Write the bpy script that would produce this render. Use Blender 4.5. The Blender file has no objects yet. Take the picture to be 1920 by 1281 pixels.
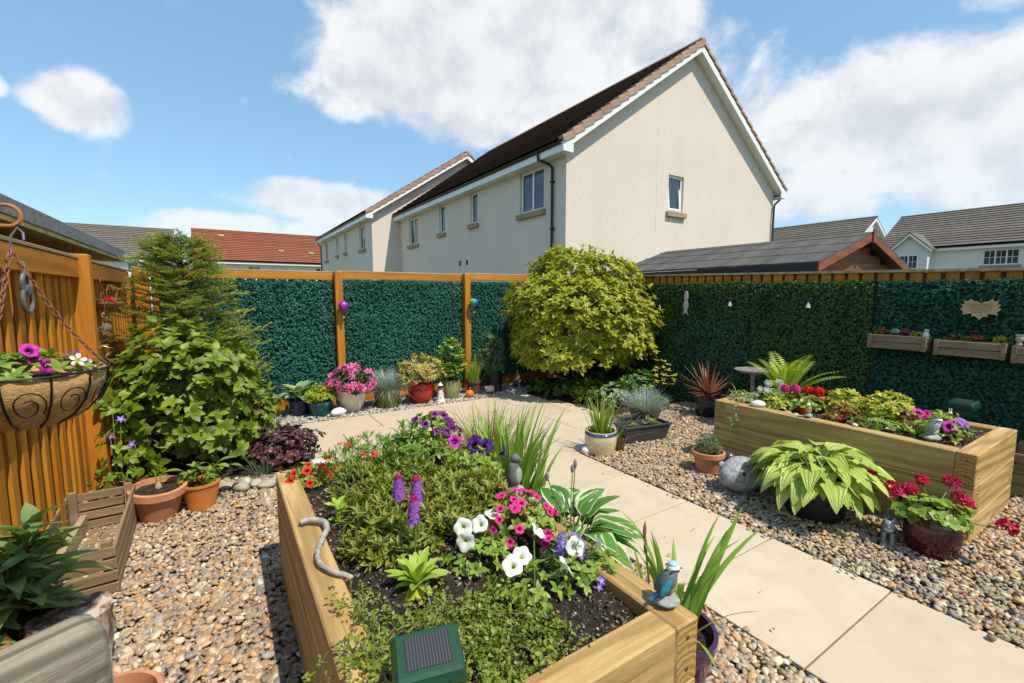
import bpy, math
import numpy as np
from mathutils import Matrix, Vector
R = math.radians
scene = bpy.context.scene
COL = scene.collection
# ---------------------------------------------------------------- camera
cam = bpy.data.cameras.new('camera'); cam_ob = bpy.data.objects.new('camera', cam); COL.objects.link(cam_ob)
cam_ob.location = (0, 0, 1.5); cam_ob.rotation_euler = (R(90 - 5.93), 0, R(-32.7))
cam.sensor_width = 36; cam.lens = 15.956; cam.clip_start = .05; cam.clip_end = 1500
scene.camera = cam_ob
# ---------------------------------------------------------------- sun and sky
SUN_EL, SUN_AZ = R(59), R(164)          # azimuth measured clockwise from +Y
sd = Vector((math.sin(SUN_AZ) * math.cos(SUN_EL), math.cos(SUN_AZ) * math.cos(SUN_EL), math.sin(SUN_EL)))
sun = bpy.data.lights.new('sun', 'SUN'); sun.energy = 4.6; sun.angle = R(.55); sun.color = (1, .92, .77)
sun_ob = bpy.data.objects.new('sun', sun); COL.objects.link(sun_ob)
sun_ob.rotation_euler = sd.to_track_quat('Z', 'Y').to_euler()
world = bpy.data.worlds.new('World'); scene.world = world; world.use_nodes = True
scene.view_settings.view_transform = 'Standard'; scene.view_settings.look = 'None'
scene.view_settings.exposure = 0.24; scene.view_settings.gamma = 1
scene.cycles.use_denoising = True
scene.cycles.max_bounces = 6; scene.cycles.diffuse_bounces = 4; scene.cycles.transparent_max_bounces = 6
scene.cycles.caustics_reflective = False; scene.cycles.caustics_refractive = False

def build_sky():
    nt = world.node_tree; N = nt.nodes; L = nt.links
    for n in list(N): N.remove(n)
    def nd(t, **k):
        n = N.new(t)
        for a, b in k.items(): setattr(n, a, b)
        return n
    def sock(s, v):
        if hasattr(v, 'is_output'): L.new(v, s)
        else: s.default_value = v
    def m(op, a, b=0., c=0.):
        n = nd('ShaderNodeMath', operation=op)
        for i, v in enumerate((a, b, c)): sock(n.inputs[i], v)
        return n.outputs[0]
    def rng(v, a, b, c=0., d=1.):
        n = nd('ShaderNodeMapRange', interpolation_type='SMOOTHSTEP')
        for i, x in enumerate((v, a, b, c, d)): sock(n.inputs[i], x)
        return n.outputs[0]
    def noise(vec, scale, det, rough, dist=0.):
        n = nd('ShaderNodeTexNoise'); L.new(vec, n.inputs['Vector'])
        n.inputs['Scale'].default_value = scale; n.inputs['Detail'].default_value = det
        n.inputs['Roughness'].default_value = rough; n.inputs['Distortion'].default_value = dist
        return n.outputs[0]
    sky = nd('ShaderNodeTexSky', sky_type='NISHITA'); sky.sun_disc = False
    sky.sun_elevation = SUN_EL; sky.sun_rotation = SUN_AZ
    sky.air_density = 1.1; sky.dust_density = .15; sky.ozone_density = 2.2
    tc = nd('ShaderNodeTexCoord'); d = tc.outputs['Generated']
    sp = nd('ShaderNodeSeparateXYZ'); L.new(d, sp.inputs[0])
    az = m('ARCTAN2', sp.outputs[0], sp.outputs[1]); el = m('ARCSINE', sp.outputs[2])
    # a cloud deck: the same field of cumulus all round, with the banks that stand in this part of the sky
    mp = nd('ShaderNodeMapping'); mp.inputs['Scale'].default_value = (1, 1, 1.15); L.new(d, mp.inputs[0])
    v = mp.outputs[0]
    base = m('MULTIPLY', m('SUBTRACT', noise(v, 1.7, 2, .5), .56), .5)
    mask = None
    for a0, e0, sa, se, amp in CLOUD_BANKS:
        q = m('ADD', m('POWER', m('ABSOLUTE', m('DIVIDE', m('SUBTRACT', az, R(a0)), R(sa))), 2.), m('POWER', m('ABSOLUTE', m('DIVIDE', m('SUBTRACT', el, R(e0)), R(se))), 2.))
        g = m('MULTIPLY', rng(q, 0., 1.9, 1., 0.), amp)
        mask = g if mask is None else m('MAXIMUM', mask, g)
    fb = noise(v, 8.5, 9, .58, .2)
    dens = m('ADD', m('ADD', m('MULTIPLY', m('SUBTRACT', fb, .5), 1.15), mask), base)
    alpha = m('MULTIPLY', rng(dens, .12, .48), .92)
    mp2 = nd('ShaderNodeMapping'); mp2.inputs['Location'].default_value = (.012, -.012, .06); mp2.inputs['Scale'].default_value = (1, 1, 1.15); L.new(d, mp2.inputs[0])
    fb2 = noise(mp2.outputs[0], 8.5, 6, .58, .2)
    lit = rng(m('SUBTRACT', fb, fb2), -.20, .14)
    thick = rng(dens, .45, .95)
    shade = m('SUBTRACT', m('ADD', m('MULTIPLY', lit, .45), .60), m('MULTIPLY', thick, .22))
    cr = nd('ShaderNodeValToRGB'); e = cr.color_ramp.elements
    e[0].position = .25; e[0].color = (3.1, 3.4, 3.85, 1); e[1].position = 1.; e[1].color = (5.5, 5.5, 5.5, 1)
    L.new(shade, cr.inputs[0])
    hz = rng(el, 0., .35, .75, 1.)
    mx = nd('ShaderNodeMix', data_type='RGBA'); L.new(m('MULTIPLY', alpha, hz), mx.inputs[0])
    tint = nd('ShaderNodeMix', data_type='RGBA', blend_type='MULTIPLY'); tint.inputs[0].default_value = 1; tint.inputs[7].default_value = (.98, 1.12, 1.12, 1)
    L.new(sky.outputs[0], tint.inputs[6])
    ev = nd('ShaderNodeMix', data_type='RGBA'); ev.inputs[0].default_value = .5; ev.inputs[7].default_value = (1.65, 3.0, 4.45, 1); L.new(tint.outputs[2], ev.inputs[6])
    L.new(ev.outputs[2], mx.inputs[6]); L.new(cr.outputs[0], mx.inputs[7])
    bg = nd('ShaderNodeBackground'); bg.inputs[1].default_value = .15; L.new(mx.outputs[2], bg.inputs[0])
    out = nd('ShaderNodeOutputWorld'); L.new(bg.outputs[0], out.inputs[0])
# azimuth, elevation, half-width, half-height (degrees), amount
CLOUD_BANKS = [(24, 26, 14, 7.5, .62), (38, 29, 18, 8.5, .64), (45, 22, 12, 4.5, .5), (51, 26, 8, 4.5, .46), (57, 23, 6, 3.5, .4), (14, 21.5, 6, 2.6, .40), (30, 20, 14, 3.2, .48), (61, 17, 7, 6.5, .52), (71, 16.5, 12, 6, .66), (80, 15, 10, 6.5, .64), (66, 10.5, 13, 3.0, .52), (84, 9, 12, 3, .5), (79, 24, 5, 2.2, .46),
               (-9.3, 16.4, 3.8, 2.5, .54), (-15.5, 16.5, 1.6, 1.2, .5), (9, 10.6, 8.5, 2.1, .56), (1, 7.0, 7, 1.7, .54), (14, 7.5, 7, 2.2, .42),
               (120, 30, 30, 12, .5), (180, 25, 30, 9, .5), (-120, 30, 34, 11, .5), (-70, 18, 16, 6, .45)]
build_sky()

# ---------------------------------------------------------------- helpers
def tag(o, label=None, cat=None, group=None, kind=None):
    if label: o['label'] = label
    if cat: o['category'] = cat
    if group: o['group'] = group
    if kind: o['kind'] = kind
    return o
def link(name, data, parent=None, loc=(0, 0, 0), rot=(0, 0, 0), mat=None):
    o = bpy.data.objects.new(name, data); COL.objects.link(o)
    o.location = loc; o.rotation_euler = rot
    if parent: o.parent = parent
    if mat is not None and data is not None and not data.materials: data.materials.append(mat)
    return o
def thing(name, label, cat, loc=(0, 0, 0), rz=0, group=None):
    return tag(link(name, None, None, loc, (0, 0, rz)), label, cat, group)

def np_mesh(name, V, F, mat=None, luv=None, col=None, smooth=True):
    V = np.asarray(V, np.float32); F = np.asarray(F, np.int32)
    me = bpy.data.meshes.new(name); n, k = F.shape
    me.vertices.add(len(V)); me.vertices.foreach_set('co', V.ravel())
    me.loops.add(n * k); me.loops.foreach_set('vertex_index', F.ravel())
    me.polygons.add(n); me.polygons.foreach_set('loop_start', np.arange(n, dtype=np.int32) * k)
    if smooth: me.polygons.foreach_set('use_smooth', np.ones(n, bool))
    me.update(calc_edges=True)
    if luv is not None:
        a = me.attributes.new('luv', 'FLOAT_VECTOR', 'POINT'); a.data.foreach_set('vector', np.asarray(luv, np.float32).ravel())
    if col is not None:
        a = me.attributes.new('Col', 'FLOAT_COLOR', 'POINT'); a.data.foreach_set('color', np.asarray(col, np.float32).ravel())
    if mat is not None: me.materials.append(mat)
    return me

class B:
    """collects polygons of one part"""
    def __init__(s): s.v = []; s.f = []
    def add(s, vs, fs):
        o = len(s.v); s.v += [tuple(x) for x in vs]; s.f += [tuple(i + o for i in q) for q in fs]; return s
    def box(s, x0, x1, y0, y1, z0, z1):
        return s.add([(x0, y0, z0), (x1, y0, z0), (x1, y1, z0), (x0, y1, z0), (x0, y0, z1), (x1, y0, z1), (x1, y1, z1), (x0, y1, z1)],
                     [(0, 3, 2, 1), (4, 5, 6, 7), (0, 1, 5, 4), (1, 2, 6, 5), (2, 3, 7, 6), (3, 0, 4, 7)])
    def lathe(s, prof, n=24, c=(0, 0, 0), cap0=True, cap1=False, sx=1., sy=1.):
        vs = []; k = len(prof)
        for r, z in prof:
            for i in range(n):
                a = 2 * math.pi * i / n; vs.append((c[0] + r * math.cos(a) * sx, c[1] + r * math.sin(a) * sy, c[2] + z))
        fs = [(j * n + i, j * n + (i + 1) % n, (j + 1) * n + (i + 1) % n, (j + 1) * n + i) for j in range(k - 1) for i in range(n)]
        if cap0: fs.append(tuple(range(n - 1, -1, -1)))
        if cap1: fs.append(tuple((k - 1) * n + i for i in range(n)))
        return s.add(vs, fs)
    def ball(s, c, r, n=14, m=9):
        rx, ry, rz = (r, r, r) if not hasattr(r, '__len__') else r
        prof = [(math.sin(math.pi * (j + .02) / (m + .04)), -math.cos(math.pi * (j + .02) / (m + .04)) * rz) for j in range(m + 1)]
        return s.lathe(prof, n, c, True, True, rx, ry)
    def tube(s, pts, r, n=6, cap=True):
        pts = [Vector(p) for p in pts]; k = len(pts)
        rs = r if hasattr(r, '__len__') else [r] * k
        t0 = (pts[1] - pts[0]).normalized(); u = t0.orthogonal().normalized(); vs = []
        for i, p in enumerate(pts):
            t = (pts[min(i + 1, k - 1)] - pts[max(i - 1, 0)]).normalized()
            u = (u - t * u.dot(t)).normalized(); w = t.cross(u)
            for j in range(n):
                a = 2 * math.pi * j / n; vs.append(p + (u * math.cos(a) + w * math.sin(a)) * rs[i])
        fs = [(i * n + j, i * n + (j + 1) % n, (i + 1) * n + (j + 1) % n, (i + 1) * n + j) for i in range(k - 1) for j in range(n)]
        if cap: fs += [tuple(range(n - 1, -1, -1)), tuple((k - 1) * n + j for j in range(n))]
        return s.add(vs, fs)
    def mesh(s, name, mat, smooth=False, bevel=0., luv=None):
        me = bpy.data.meshes.new(name); me.from_pydata(s.v, [], s.f)
        if bevel > 0:
            import bmesh
            bm = bmesh.new(); bm.from_mesh(me)
            bmesh.ops.bevel(bm, geom=list(bm.edges), offset=bevel, segments=1, affect='EDGES', clamp_overlap=True)
            bm.to_mesh(me); bm.free()
        if smooth:
            me.polygons.foreach_set('use_smooth', np.ones(len(me.polygons), bool))
            if smooth != 'all' and hasattr(me, 'set_sharp_from_angle'): me.set_sharp_from_angle(angle=R(42))
        me.materials.append(mat); me.update(); return me
    def build(s, name, mat, parent=None, smooth=False, bevel=0., loc=(0, 0, 0), rot=(0, 0, 0)):
        return link(name, s.mesh(name, mat, smooth, bevel), parent, loc, rot)
def BOX(*a): return B().box(*a)

# ---- leaves ------------------------------------------------------------
SH = {'oval': lambda t: math.sin(math.pi * min(1, t * .97 + .02)) ** .75,
      'lance': lambda t: (math.sin(math.pi * t ** .8)) ** .9 if 0 < t < 1 else .02,
      'heart': lambda t: (min(1, t / .22) ** .6) * (1 - max(0, t - .22) / .78) ** .72 + .01,
      'blade': lambda t: max(.02, (1 - t) ** .55) * (.65 + .35 * min(1, t * 6)),
      'obov': lambda t: math.sin(math.pi * min(1, t ** 1.6 * .98 + .01)) ** .7 + .04,
      'petal': lambda t: (t ** .6) * (1 - max(0, t - .7) / .3 * .75) + .03}
def tmpl(shape='oval', rows=4, w=.45, fold=.12, droop=.25, wave=0.):
    f = SH[shape]; V = []; U = []
    for i in range(rows + 1):
        t = i / rows; h = max(.012, f(t)) * w * .5; z = -droop * t * t
        y = t * (1 - .12 * droop * t)
        wv = wave * math.sin(t * 9.5)
        V += [(-h, y, z + fold * h * 2 + wv), (0, y, z), (h, y, z + fold * h * 2 - wv)]; U += [(1, t), (0, t), (1, t)]
    F = []
    for i in range(rows):
        a = i * 3; F += [(a, a + 1, a + 4, a + 3), (a + 1, a + 2, a + 5, a + 4)]
    return np.array(V, float), np.array(F), np.array(U, float)
def nrm(a): return a / np.maximum(1e-9, np.linalg.norm(a, axis=-1, keepdims=True))
def scatter(T, pos, dr, up, sc, rng, wsc=1.):
    V, F, U = T; n = len(pos); dr = nrm(np.asarray(dr, float)); side = nrm(np.cross(dr, up)); u2 = np.cross(side, dr)
    sc = np.broadcast_to(np.asarray(sc, float), (n,))[:, None, None]; ws = np.broadcast_to(np.asarray(wsc, float), (n,))[:, None, None]
    P = np.asarray(pos)[:, None, :] + sc * (V[None, :, 0:1] * ws * side[:, None] + V[None, :, 1:2] * dr[:, None] + V[None, :, 2:3] * u2[:, None])
    FF = (F[None] + (np.arange(n) * len(V))[:, None, None]).reshape(-1, F.shape[1])
    rn = rng.random(n); L = np.concatenate([np.broadcast_to(U[None], (n,) + U.shape), np.broadcast_to(rn[:, None, None], (n, len(V), 1))], 2)
    return P.reshape(-1, 3), FF, L.reshape(-1, 3)
def merge(parts):
    V, F, L, o = [], [], [], 0
    for v, f, l in parts: V.append(v); F.append(f + o); L.append(l); o += len(v)
    return np.concatenate(V), np.concatenate(F), np.concatenate(L)
def stuff(name, parts, mat, parent, label=None):
    V, F, L = merge(parts) if isinstance(parts, list) else parts
    o = link(name, np_mesh(name, V, F, mat, L), parent); o['kind'] = 'stuff'
    if label: o['label'] = label
    return o
def frames(dr, up):
    dr = nrm(np.asarray(dr, float)); side = nrm(np.cross(dr, up)); return side, dr, np.cross(side, dr)
def leaf_objs(name, meshes, pos, dr, up, sc, parent, rng):
    """each leaf an object of its own; alike leaves share mesh data"""
    side, d, u = frames(dr, up); sc = np.broadcast_to(np.asarray(sc, float), (len(pos),))
    for i in range(len(pos)):
        M = Matrix(((side[i][0] * sc[i], d[i][0] * sc[i], u[i][0] * sc[i], pos[i][0]), (side[i][1] * sc[i], d[i][1] * sc[i], u[i][1] * sc[i], pos[i][1]),
                    (side[i][2] * sc[i], d[i][2] * sc[i], u[i][2] * sc[i], pos[i][2]), (0, 0, 0, 1)))
        o = link(name, meshes[int(rng.integers(len(meshes)))], parent); o.matrix_basis = M
def leaf_mesh(name, T, mat):
    V, F, U = T; return np_mesh(name, V, F, mat, np.concatenate([U, np.zeros((len(U), 1))], 1))
def sph(rng, n, zmin=-1., zmax=1.):
    z = rng.uniform(zmin, zmax, n); a = rng.uniform(0, 2 * math.pi, n); r = np.sqrt(1 - z * z)
    return np.stack([r * np.cos(a), r * np.sin(a), z], 1)
def rosettes(cent, nrml, k, rng, open_=.55, jit=.35, back=.0):
    """k leaf axes round each shoot tip: positions, directions, ups"""
    n = len(cent); C = np.repeat(cent, k, 0); Nn = nrm(np.repeat(nrml, k, 0))
    ref = np.where(np.abs(Nn[:, 2:3]) > .9, np.array([[1., 0, 0]]), np.array([[0, 0, 1.]]))
    a = nrm(np.cross(Nn, ref)); b = np.cross(Nn, a); ph = np.tile(np.arange(k) * 2.399, n) + np.repeat(rng.uniform(0, 6.28, n), k)
    op = open_ + rng.normal(0, jit * .5, n * k)
    d = nrm(Nn * np.cos(op)[:, None] + (a * np.cos(ph)[:, None] + b * np.sin(ph)[:, None]) * np.sin(op)[:, None] + rng.normal(0, jit * .3, (n * k, 3)))
    return C - Nn * back * rng.random((n * k, 1)), d, Nn
def blade_set(rng, n, base_r, length, width, lean, curl, seg=5, c=(0, 0, 0), fold=.3, twist=.0, az=None, lj=.25):
    """ribbons that rise from the crown and bend over; returns a list of (V,F,L)"""
    out = []
    for i in range(n):
        a = rng.uniform(0, 6.283) if az is None else az[i % len(az)] + rng.normal(0, .12)
        rr = base_r * math.sqrt(rng.random()); b = np.array([c[0] + rr * math.cos(a + rng.normal(0, .5)), c[1] + rr * math.sin(a + rng.normal(0, .5)), c[2]])
        Ln = length * rng.uniform(1 - lj * 2, 1.05); th = abs(rng.normal(lean, lean * .45)); cu = abs(rng.normal(curl, curl * .5)); w = width * rng.uniform(.75, 1.15)
        h = np.array([math.cos(a), math.sin(a), 0]); s = np.array([-math.sin(a), math.cos(a), 0]); tw = rng.normal(0, twist)
        s = s * math.cos(tw) + h * math.sin(tw)
        p = b.copy(); V = []; U = []; rn = rng.random()
        for j in range(seg + 1):
            t = j / seg; ang = th + cu * t * t
            dvec = h * math.sin(ang) + np.array([0, 0, 1]) * math.cos(ang); nn = np.cross(s, dvec)
            hw = max(.015, SH['blade'](t)) * w * .5
            V += [p - s * hw + nn * hw * fold, p.copy(), p + s * hw + nn * hw * fold]; U += [(1, t, rn), (0, t, rn), (1, t, rn)]
            p = p + dvec * Ln / seg
        F = []
        for j in range(seg):
            q = j * 3; F += [(q, q + 1, q + 4, q + 3), (q + 1, q + 2, q + 5, q + 4)]
        out.append((np.array(V), np.array(F), np.array(U)))
    return out
def blade_objs(name, blades, mat, parent):
    for v, f, l in blades: link(name, np_mesh(name, v, f, mat, l), parent)
# ---------------------------------------------------------------- materials
class NT:
    def __init__(s, name):
        s.m = bpy.data.materials.new(name); s.m.use_nodes = True; s.t = s.m.node_tree; s.N = s.t.nodes; s.L = s.t.links
        s.b = s.N['Principled BSDF']; s.out = s.N['Material Output']
    def n(s, t, **k):
        x = s.N.new(t)
        for a, b in k.items(): setattr(x, a, b)
        return x
    def put(s, sk, v):
        if hasattr(v, 'is_output'): s.L.new(v, sk)
        else: sk.default_value = v
    def math(s, op, a, b=0., clamp=False):
        x = s.n('ShaderNodeMath', operation=op, use_clamp=clamp); s.put(x.inputs[0], a); s.put(x.inputs[1], b); return x.outputs[0]
    def mix(s, f, a, b, mode='MIX'):
        x = s.n('ShaderNodeMix', data_type='RGBA', blend_type=mode); s.put(x.inputs[0], f)
        s.put(x.inputs[6], a if hasattr(a, 'is_output') else tuple(a) + (1,)); s.put(x.inputs[7], b if hasattr(b, 'is_output') else tuple(b) + (1,)); return x.outputs[2]
    def rng(s, v, a, b, c=0., d=1.):
        x = s.n('ShaderNodeMapRange')
        for i, q in enumerate((v, a, b, c, d)): s.put(x.inputs[i], q)
        return x.outputs[0]
    def coord(s, scale=(1, 1, 1), kind='Object', rnd=True):
        tc = s.n('ShaderNodeTexCoord'); v = tc.outputs[kind]
        if rnd:
            oi = s.n('ShaderNodeObjectInfo'); ml = s.math('MULTIPLY', oi.outputs['Random'], 37.); a = s.n('ShaderNodeVectorMath', operation='ADD')
            s.L.new(v, a.inputs[0]); s.L.new(ml, a.inputs[1]); v = a.outputs[0]
        mp = s.n('ShaderNodeMapping'); mp.inputs['Scale'].default_value = scale; s.L.new(v, mp.inputs[0]); return mp.outputs[0]
    def noise(s, vec, scale, det=4., rough=.55, dist=0., out=0):
        x = s.n('ShaderNodeTexNoise'); s.L.new(vec, x.inputs['Vector'])
        for k, v in (('Scale', scale), ('Detail', det), ('Roughness', rough), ('Distortion', dist)): x.inputs[k].default_value = v
        return x.outputs[out]
    def vor(s, vec, scale, feat='F1', out='Distance'):
        x = s.n('ShaderNodeTexVoronoi', feature=feat); s.L.new(vec, x.inputs['Vector']); x.inputs['Scale'].default_value = scale; return x.outputs[out]
    def ramp(s, f, *stops):
        x = s.n('ShaderNodeValToRGB'); e = x.color_ramp.elements
        while len(e) < len(stops): e.new(.5)
        for i, (p, c) in enumerate(stops): e[i].position = p; e[i].color = tuple(c) + (1,)
        s.put(x.inputs[0], f); return x.outputs[0]
    def bump(s, h, st=.3, dist=.01):
        x = s.n('ShaderNodeBump'); x.inputs['Strength'].default_value = st; x.inputs['Distance'].default_value = dist; s.L.new(h, x.inputs['Height']); s.L.new(x.outputs[0], s.b.inputs['Normal'])
    def set(s, col=None, rough=.6, spec=.4, metal=0., coat=0.):
        if col is not None: s.put(s.b.inputs['Base Color'], col if hasattr(col, 'is_output') else tuple(col) + (1,))
        s.put(s.b.inputs['Roughness'], rough); s.b.inputs['Specular IOR Level'].default_value = spec; s.b.inputs['Metallic'].default_value = metal
        s.b.inputs['Coat Weight'].default_value = coat; s.b.inputs['Coat Roughness'].default_value = .06
        return s.m
    def rand(s): return s.n('ShaderNodeObjectInfo').outputs['Random']
def plain(name, c, rough=.6, var=.15, scale=30., metal=0., coat=0., bump=0., spec=.4):
    s = NT(name); v = s.coord(); f = s.noise(v, scale, 5)
    c = np.array(c); col = s.mix(s.rng(f, .3, .7), tuple(c * (1 - var)), tuple(np.minimum(1, c * (1 + var))))
    if bump: s.bump(s.noise(v, scale * 2.5, 4), bump, .004)
    return s.set(col, rough, spec, metal, coat)
def wood(name, c1, c2, axis='X', scale=1., knots=0., dark=None, rough=.65, bump=.25, weather=0., ring=22., line=.34, checks=False):
    s = NT(name); sc = [14. * scale] * 3; sc['XYZ'.index(axis)] = .9 * scale
    v = s.coord(tuple(sc)); g = s.noise(v, 1.6, 6, .6, .6); fine = s.noise(v, 9., 3, .6)
    w = s.n('ShaderNodeTexWave', wave_type='BANDS', bands_direction='DIAGONAL'); s.L.new(v, w.inputs['Vector'])
    for k, q in (('Scale', ring / 100.), ('Distortion', 9.), ('Detail', 3.), ('Detail Scale', .9)): w.inputs[k].default_value = q
    col = s.mix(s.rng(g, .3, .72), c1, c2); col = s.mix(s.math('MULTIPLY', s.rng(w.outputs['Fac'], .45, .95), line), col, tuple(np.array(c1) * .55))
    if dark is not None: col = s.mix(s.math('MULTIPLY', s.rng(fine, .55, .8), .5), col, dark)
    if knots:
        sk = [5.] * 3; sk['XYZ'.index(axis)] = 1.5; k = s.vor(s.coord(tuple(sk)), 1.); col = s.mix(s.math('MULTIPLY', s.rng(k, .16, .03), knots), col, tuple(np.array(c1) * .28))
    if checks:
        ck = s.noise(s.coord(tuple(.5 if a == axis else 70. for a in 'XYZ')), 1., 3, .5, .3); col = s.mix(s.math('MULTIPLY', s.rng(ck, .66, .70), .75), col, (.10, .055, .02)); pt = s.noise(s.coord((1.2, 4., 4.)), 2., 5, .6); col = s.mix(s.math('MULTIPLY', s.rng(pt, .48, .7), .45), col, tuple(np.array(c1) * .75))
    if weather:
        pt = s.noise(s.coord((1.3, 1.3, 1.3)), 2.2, 6, .65); col = s.mix(s.math('MULTIPLY', s.rng(pt, .5, .72), weather), col, (.22, .19, .14))
    rv = s.rand(); col = s.mix(s.math('MULTIPLY', rv, .3), col, tuple(np.array(c1) * .6))
    s.bump(s.math('ADD', fine, s.math('MULTIPLY', w.outputs['Fac'], .5)), bump, .004)
    return s.set(col, rough, .3)
def endgrain():
    s = NT('sleeper_end_grain'); v = s.coord((1, 1, 1), rnd=False); w = s.n('ShaderNodeTexWave', wave_type='RINGS', rings_direction='X'); s.L.new(v, w.inputs['Vector'])
    for k, q in (('Scale', 14.), ('Distortion', 5.), ('Detail', 4.), ('Detail Scale', 2.5)): w.inputs[k].default_value = q
    f = s.noise(v, 14., 5, .6); c = s.mix(s.rng(w.outputs['Fac'], .2, .9), (.42, .27, .09), (.26, .15, .045)); c = s.mix(s.math('MULTIPLY', s.rng(f, .4, .7), .6), c, (.34, .21, .07)); s.bump(w.outputs['Fac'], .3, .004); return s.set(c, .8, .2)
def leafm(name, dark, light, edge=None, ew=.7, mid=None, tip=None, rough=.42, trans=.32, spec=.45, vein=.0, patch=0.):
    """leaf colour varies from leaf to leaf; edge: margin colour, mid: centre colour, tip: colour towards the tip"""
    s = NT(name); at = s.n('ShaderNodeAttribute', attribute_name='luv'); sp = s.n('ShaderNodeSeparateXYZ'); s.L.new(at.outputs['Vector'], sp.inputs[0])
    r = s.math('FRACT', s.math('ADD', sp.outputs[2], s.rand()))
    v = s.coord(); nz = s.noise(v, 9., 3)
    f = s.math('ADD', s.math('MULTIPLY', r, .75), s.math('MULTIPLY', nz, .3), True)
    if patch: f = s.math('MULTIPLY', f, s.rng(s.noise(v, 2.2, 4, .6), .3, .7, 1 - patch, 1.25), True)
    col = s.mix(f, dark, light)
    if mid is not None: col = s.mix(s.rng(s.math('ADD', sp.outputs[0], s.math('MULTIPLY', s.noise(v, 40., 2), .5)), .85, .45), col, mid)
    if edge is not None: col = s.mix(s.rng(s.math('ADD', sp.outputs[0], s.math('MULTIPLY', s.math('SUBTRACT', s.noise(v, 45., 2), .5), .4)), ew, ew + .12), col, edge)
    if tip is not None: col = s.mix(s.rng(sp.outputs[1], .3, 1.), col, tip)
    if vein:
        wv = s.math('SINE', s.math('MULTIPLY', sp.outputs[0], 16.)); s.bump(wv, vein, .004)
        col = s.mix(s.math('MULTIPLY', s.rng(wv, .2, 1.), .12), col, dark)
    s.set(col, rough, spec)
    tr = s.n('ShaderNodeBsdfTranslucent'); s.L.new(s.mix(1., col, (1.25, 1.2, .5), 'MULTIPLY'), tr.inputs[0])
    mx = s.n('ShaderNodeMixShader'); mx.inputs[0].default_value = trans; s.L.new(s.b.outputs[0], mx.inputs[1]); s.L.new(tr.outputs[0], mx.inputs[2]); s.L.new(mx.outputs[0], s.out.inputs[0])
    return s.m
def flowerm(name, outer, throat=None, rim=None, tw=.3):
    s = NT(name); at = s.n('ShaderNodeAttribute', attribute_name='luv'); sp = s.n('ShaderNodeSeparateXYZ'); s.L.new(at.outputs['Vector'], sp.inputs[0])
    r = s.math('FRACT', s.math('ADD', sp.outputs[2], s.rand())); o = np.array(outer)
    col = s.mix(r, tuple(o * .72), tuple(np.minimum(.92, o * 1.12)))
    if throat is not None: col = s.mix(s.rng(sp.outputs[1], tw, tw + .22, 1., 0.), col, throat)
    if rim is not None: col = s.mix(s.rng(sp.outputs[1], .72, .85), col, rim)
    s.set(col, .55, .25)
    tr = s.n('ShaderNodeBsdfTranslucent'); s.L.new(col, tr.inputs[0]); mx = s.n('ShaderNodeMixShader'); mx.inputs[0].default_value = .25
    s.L.new(s.b.outputs[0], mx.inputs[1]); s.L.new(tr.outputs[0], mx.inputs[2]); s.L.new(mx.outputs[0], s.out.inputs[0])
    return s.m
def m_slab():
    s = NT('porcelain_paving'); v = s.coord(); big = s.noise(v, 2.2, 5, .6, .4); fine = s.noise(v, 160., 3, .7); streak = s.noise(s.coord((1.5, 22., 1.)), 2., 5, .6)
    col = s.mix(s.rng(big, .3, .7), (.50, .40, .295), (.575, .475, .36)); col = s.mix(s.math('MULTIPLY', s.rng(streak, .5, .75), .28), col, (.45, .36, .25))
    col = s.mix(s.math('MULTIPLY', s.rng(fine, .58, .75), .3), col, (.42, .32, .21)); col = s.mix(s.math('MULTIPLY', s.rand(), .3), col, (.44, .36, .26))
    st = s.noise(v, 5.5, 6, .65); col = s.mix(s.math('MULTIPLY', s.rng(st, .52, .72), .38), col, (.38, .31, .225))
    s.bump(fine, .12, .003); return s.set(col, .62, .3)
def m_render():
    s = NT('roughcast_render'); v = s.coord(rnd=False); f = s.noise(v, 16., 6, .8); b = s.noise(v, .5, 4); st = s.noise(s.coord((1.2, 1.2, .12), rnd=False), 1.6, 5, .6)
    col = s.mix(s.rng(f, .3, .7), (.58, .495, .43), (.81, .71, .625)); col = s.mix(s.math('MULTIPLY', s.rng(b, .42, .7), .2), col, (.50, .43, .34)); col = s.mix(s.math('MULTIPLY', s.rng(st, .5, .75), .10), col, (.44, .38, .30))
    s.bump(s.noise(v, 22., 5, .8), .6, .014); return s.set(col, .92, .15)
def m_soil():
    s = NT('compost'); v = s.coord(rnd=False); f = s.noise(v, 60., 6, .7); c = s.ramp(f, (.3, (.012, .009, .007)), (.55, (.05, .038, .028)), (.72, (.12, .095, .07)))
    k = s.vor(v, 95.); c = s.mix(s.rng(k, .17, .10), c, (.36, .33, .28)); s.bump(f, 1., .02); return s.set(c, .95, .15)
def m_tiles(name, c1, c2, row=.3, col=.3):
    s = NT(name); v = s.coord(rnd=True); r = s.rand(); f = s.noise(v, 3.2, 5, .7); c = s.mix(s.rng(f, .3, .7), c1, c2)
    c = s.mix(s.math('MULTIPLY', r, .45), c, tuple(np.array(c1) * .65)); fine = s.noise(v, 40., 3); c = s.mix(s.math('MULTIPLY', s.rng(fine, .5, .75), .3), c, tuple(np.array(c2) * 1.2))
    s.bump(fine, .3, .01); return s.set(c, .8, .2)
def m_pebble():
    s = NT('river_pebble'); at = s.n('ShaderNodeAttribute', attribute_name='Col'); v = s.coord(rnd=False); f = s.noise(v, 75., 5, .7); g = s.noise(v, 240., 2, .6)
    c = s.mix(s.math('MULTIPLY', s.rng(f, .4, .75), .5), at.outputs['Color'], (.50, .42, .32)); c = s.mix(s.math('MULTIPLY', s.rng(g, .55, .8), .4), c, (.06, .05, .045))
    s.bump(g, .2, .002); return s.set(c, .6, .35)
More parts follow.
